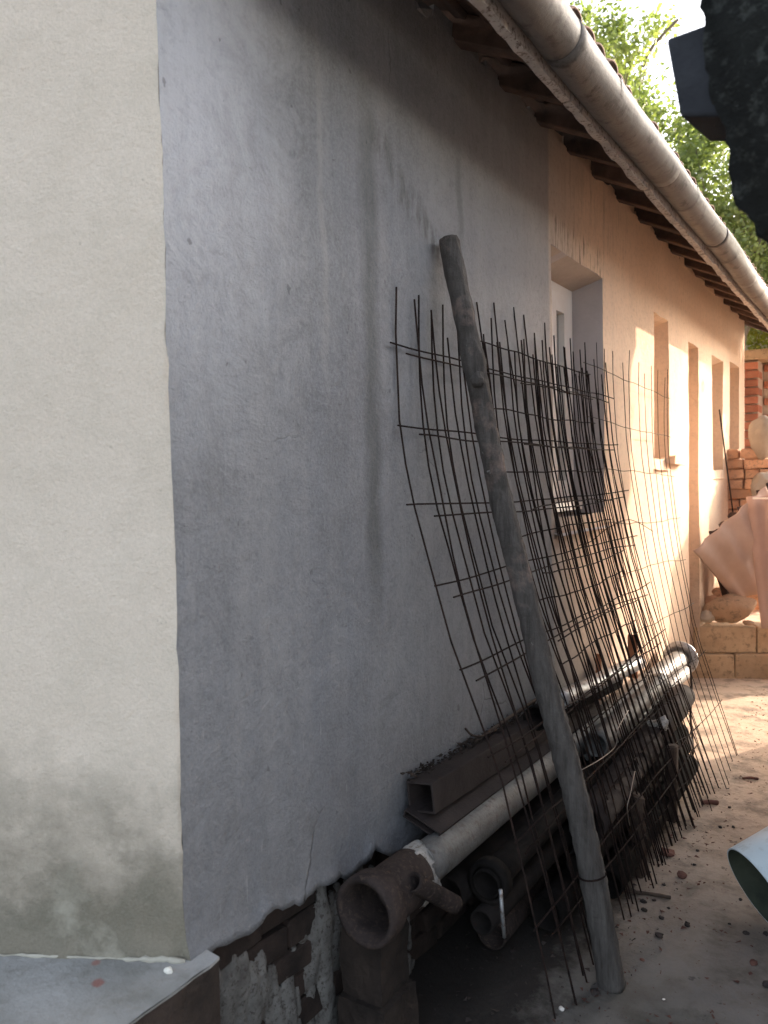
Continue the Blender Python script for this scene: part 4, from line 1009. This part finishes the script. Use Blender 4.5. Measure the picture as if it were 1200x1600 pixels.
# low mossy eave near the camera
def eave(u, v):
    y = 1.24+.55*v
    prof = [(1.72, 2.75), (1.30, 2.52), (1.06, 2.40), (.972, 2.33), (.962, 2.22), (.964, 2.11), (.972, 2.055), (.988, 2.00), (.992, 1.95), (1.006, 1.885), (1.03, 1.855), (1.07, 1.85), (1.13, 1.90), (1.3, 2.02), (1.72, 2.3)]
    t = u*(len(prof)-1); i = min(int(t), len(prof)-2); f = t-i
    x = prof[i][0]*(1-f)+prof[i+1][0]*f; z = prof[i][1]*(1-f)+prof[i+1][1]*f
    x += .05*v
    p = Vector((x, y, z)); d = .012*fbm(p, 11, 4)+.006*nz(p, 40, 2)
    return p+Vector((-d, 0, -d*.7))
vv, ff = grid(150, 60, eave)
e_ = MB().add(vv, ff); n0 = len(vv)
capn = [0+i for i in range(151)]
e_.f.append(tuple(capn)); e_.f.append(tuple(60*151+i for i in range(151)))
e_.build('mossy_eave', M['soot'], sh, smooth=True)
a, b, c, d = P(1040, 60, 1.3), P(1122, 28, 1.3), P(1122, 192, 1.3), P(1062, 182, 1.3)
b.x += .04; c.x += .04
m = MB(); vs = [a, b, c, d]; m.add(vs+[v+Vector((.02, .13, .0)) for v in vs], [(0, 1, 2, 3), (4, 7, 6, 5), (0, 4, 5, 1), (1, 5, 6, 2), (2, 6, 7, 3), (3, 7, 4, 0)])
o = m.build('beam_end', M['soot_beam'], sh); bmod = o.modifiers.new('b', 'BEVEL'); bmod.width = .006; bmod.segments = 2

# ------------------------------------------------------------------ trees
def tree(name, base, h, crown, nleaf, mat, label, seed, trunk_r=.12, leaf=.075, clumps=70, stems=None):
    rnd = random.Random(seed); root = empty(name, base); tag(root, label, 'tree', 'trees beyond the house')
    B = Vector(base); top = B+Vector((rnd.uniform(-.2, .2), rnd.uniform(-.2, .2), h))
    cx = Vector(crown[0]); rx = Vector(crown[1])
    m = MB(); m.tube([B, B.lerp(top, .35)+Vector((.08, 0, 0)), B.lerp(top, .7)-Vector((.05, 0, 0)), top], [trunk_r, trunk_r*.75, trunk_r*.45, trunk_r*.15], 10, wob=.2)
    cl = []
    for i in range(clumps):
        while True:
            q = Vector((rnd.uniform(-1, 1), rnd.uniform(-1, 1), rnd.uniform(-1, 1)))
            if q.length < 1 and (q.length > .35 or rnd.random() < .3): break
        c = cx+Vector((q.x*rx.x, q.y*rx.y, q.z*rx.z)); cl.append((c, rnd.uniform(.16, .42)))
    for i, (c, r) in enumerate(cl):
        if i % 2 == 0:
            s = B.lerp(top, rnd.uniform(.35, .9)); mid = s.lerp(c, .5)+Vector((0, 0, rnd.uniform(0, .2)))
            m.tube([s, mid, c], [trunk_r*.22, trunk_r*.13, .006], 5)
    m.build('trunk', M['bark'], root, smooth=True)
    for s_ in (stems or []): MB().tube(smooth_path(s_, 4), .022, 6).build('branch', M['bark'], root, smooth=True)
    vs = []; fs = []
    for i in range(nleaf):
        c, r = cl[rnd.randrange(len(cl))]
        q = Vector((rnd.gauss(0, .5), rnd.gauss(0, .5), rnd.gauss(0, .42)))*r*1.25
        p = c+q; L = leaf*rnd.uniform(.6, 1.3); d = Vector((rnd.gauss(0, 1), rnd.gauss(0, 1), rnd.gauss(-.3, .7))).normalized(); s = d.cross(Vector((rnd.gauss(0, 1), rnd.gauss(0, 1), rnd.gauss(0, 1)))).normalized()*L*.32
        n = len(vs); vs += [p, p+d*L*.5+s, p+d*L, p+d*L*.5-s]; fs.append((n, n+1, n+2, n+3))
    me = mesh('crown', vs, fs); link('crown', me, mat, root); return root
tree('broadleaf_tree', (-2.35, 12.2, 0), 8.6, ((-2.5, 12.2, 7.8), (1.0, 1.0, 1.7)), 5500, M['leaf_a'], 'tall slim tree with thin leafy crown left of the others', 1, .09, .09, 34,
     stems=[[P(1005, 105, 12), P(1015, 80, 12), P(1035, 55, 12), P(1060, 30, 12)]])
tree('broadleaf_tree', (-.9, 12.6, 0), 6.2, ((-.95, 12.6, 5.3), (1.25, 1.2, 1.75)), 19000, M['leaf_a'], 'bushy green tree in the middle with sky showing through its leaves', 2, .12, .085, 95)
tree('broadleaf_tree', (.1, 14.5, 0), 5.0, ((.2, 14.5, 3.9), (1.7, 1.3, 1.9)), 26000, M['leaf_b'], 'low yellow green tree behind the far brick wall', 3, .12, .08, 110)
tree('broadleaf_tree', (-2.5, 15.5, 0), 6.8, ((-1.5, 15.8, 6.2), (2.2, 1.2, 2.6)), 10000, M['leaf_a'], 'farthest broad green tree filling the gaps behind', 4, .15, .10, 90)
tree('broadleaf_tree', (2.2, 13.0, 0), 6.5, ((1.9, 13.0, 5.2), (1.6, 1.4, 2.2)), 15000, M['leaf_a'], 'green tree at the right behind the black eave', 5, .15, .09, 90)
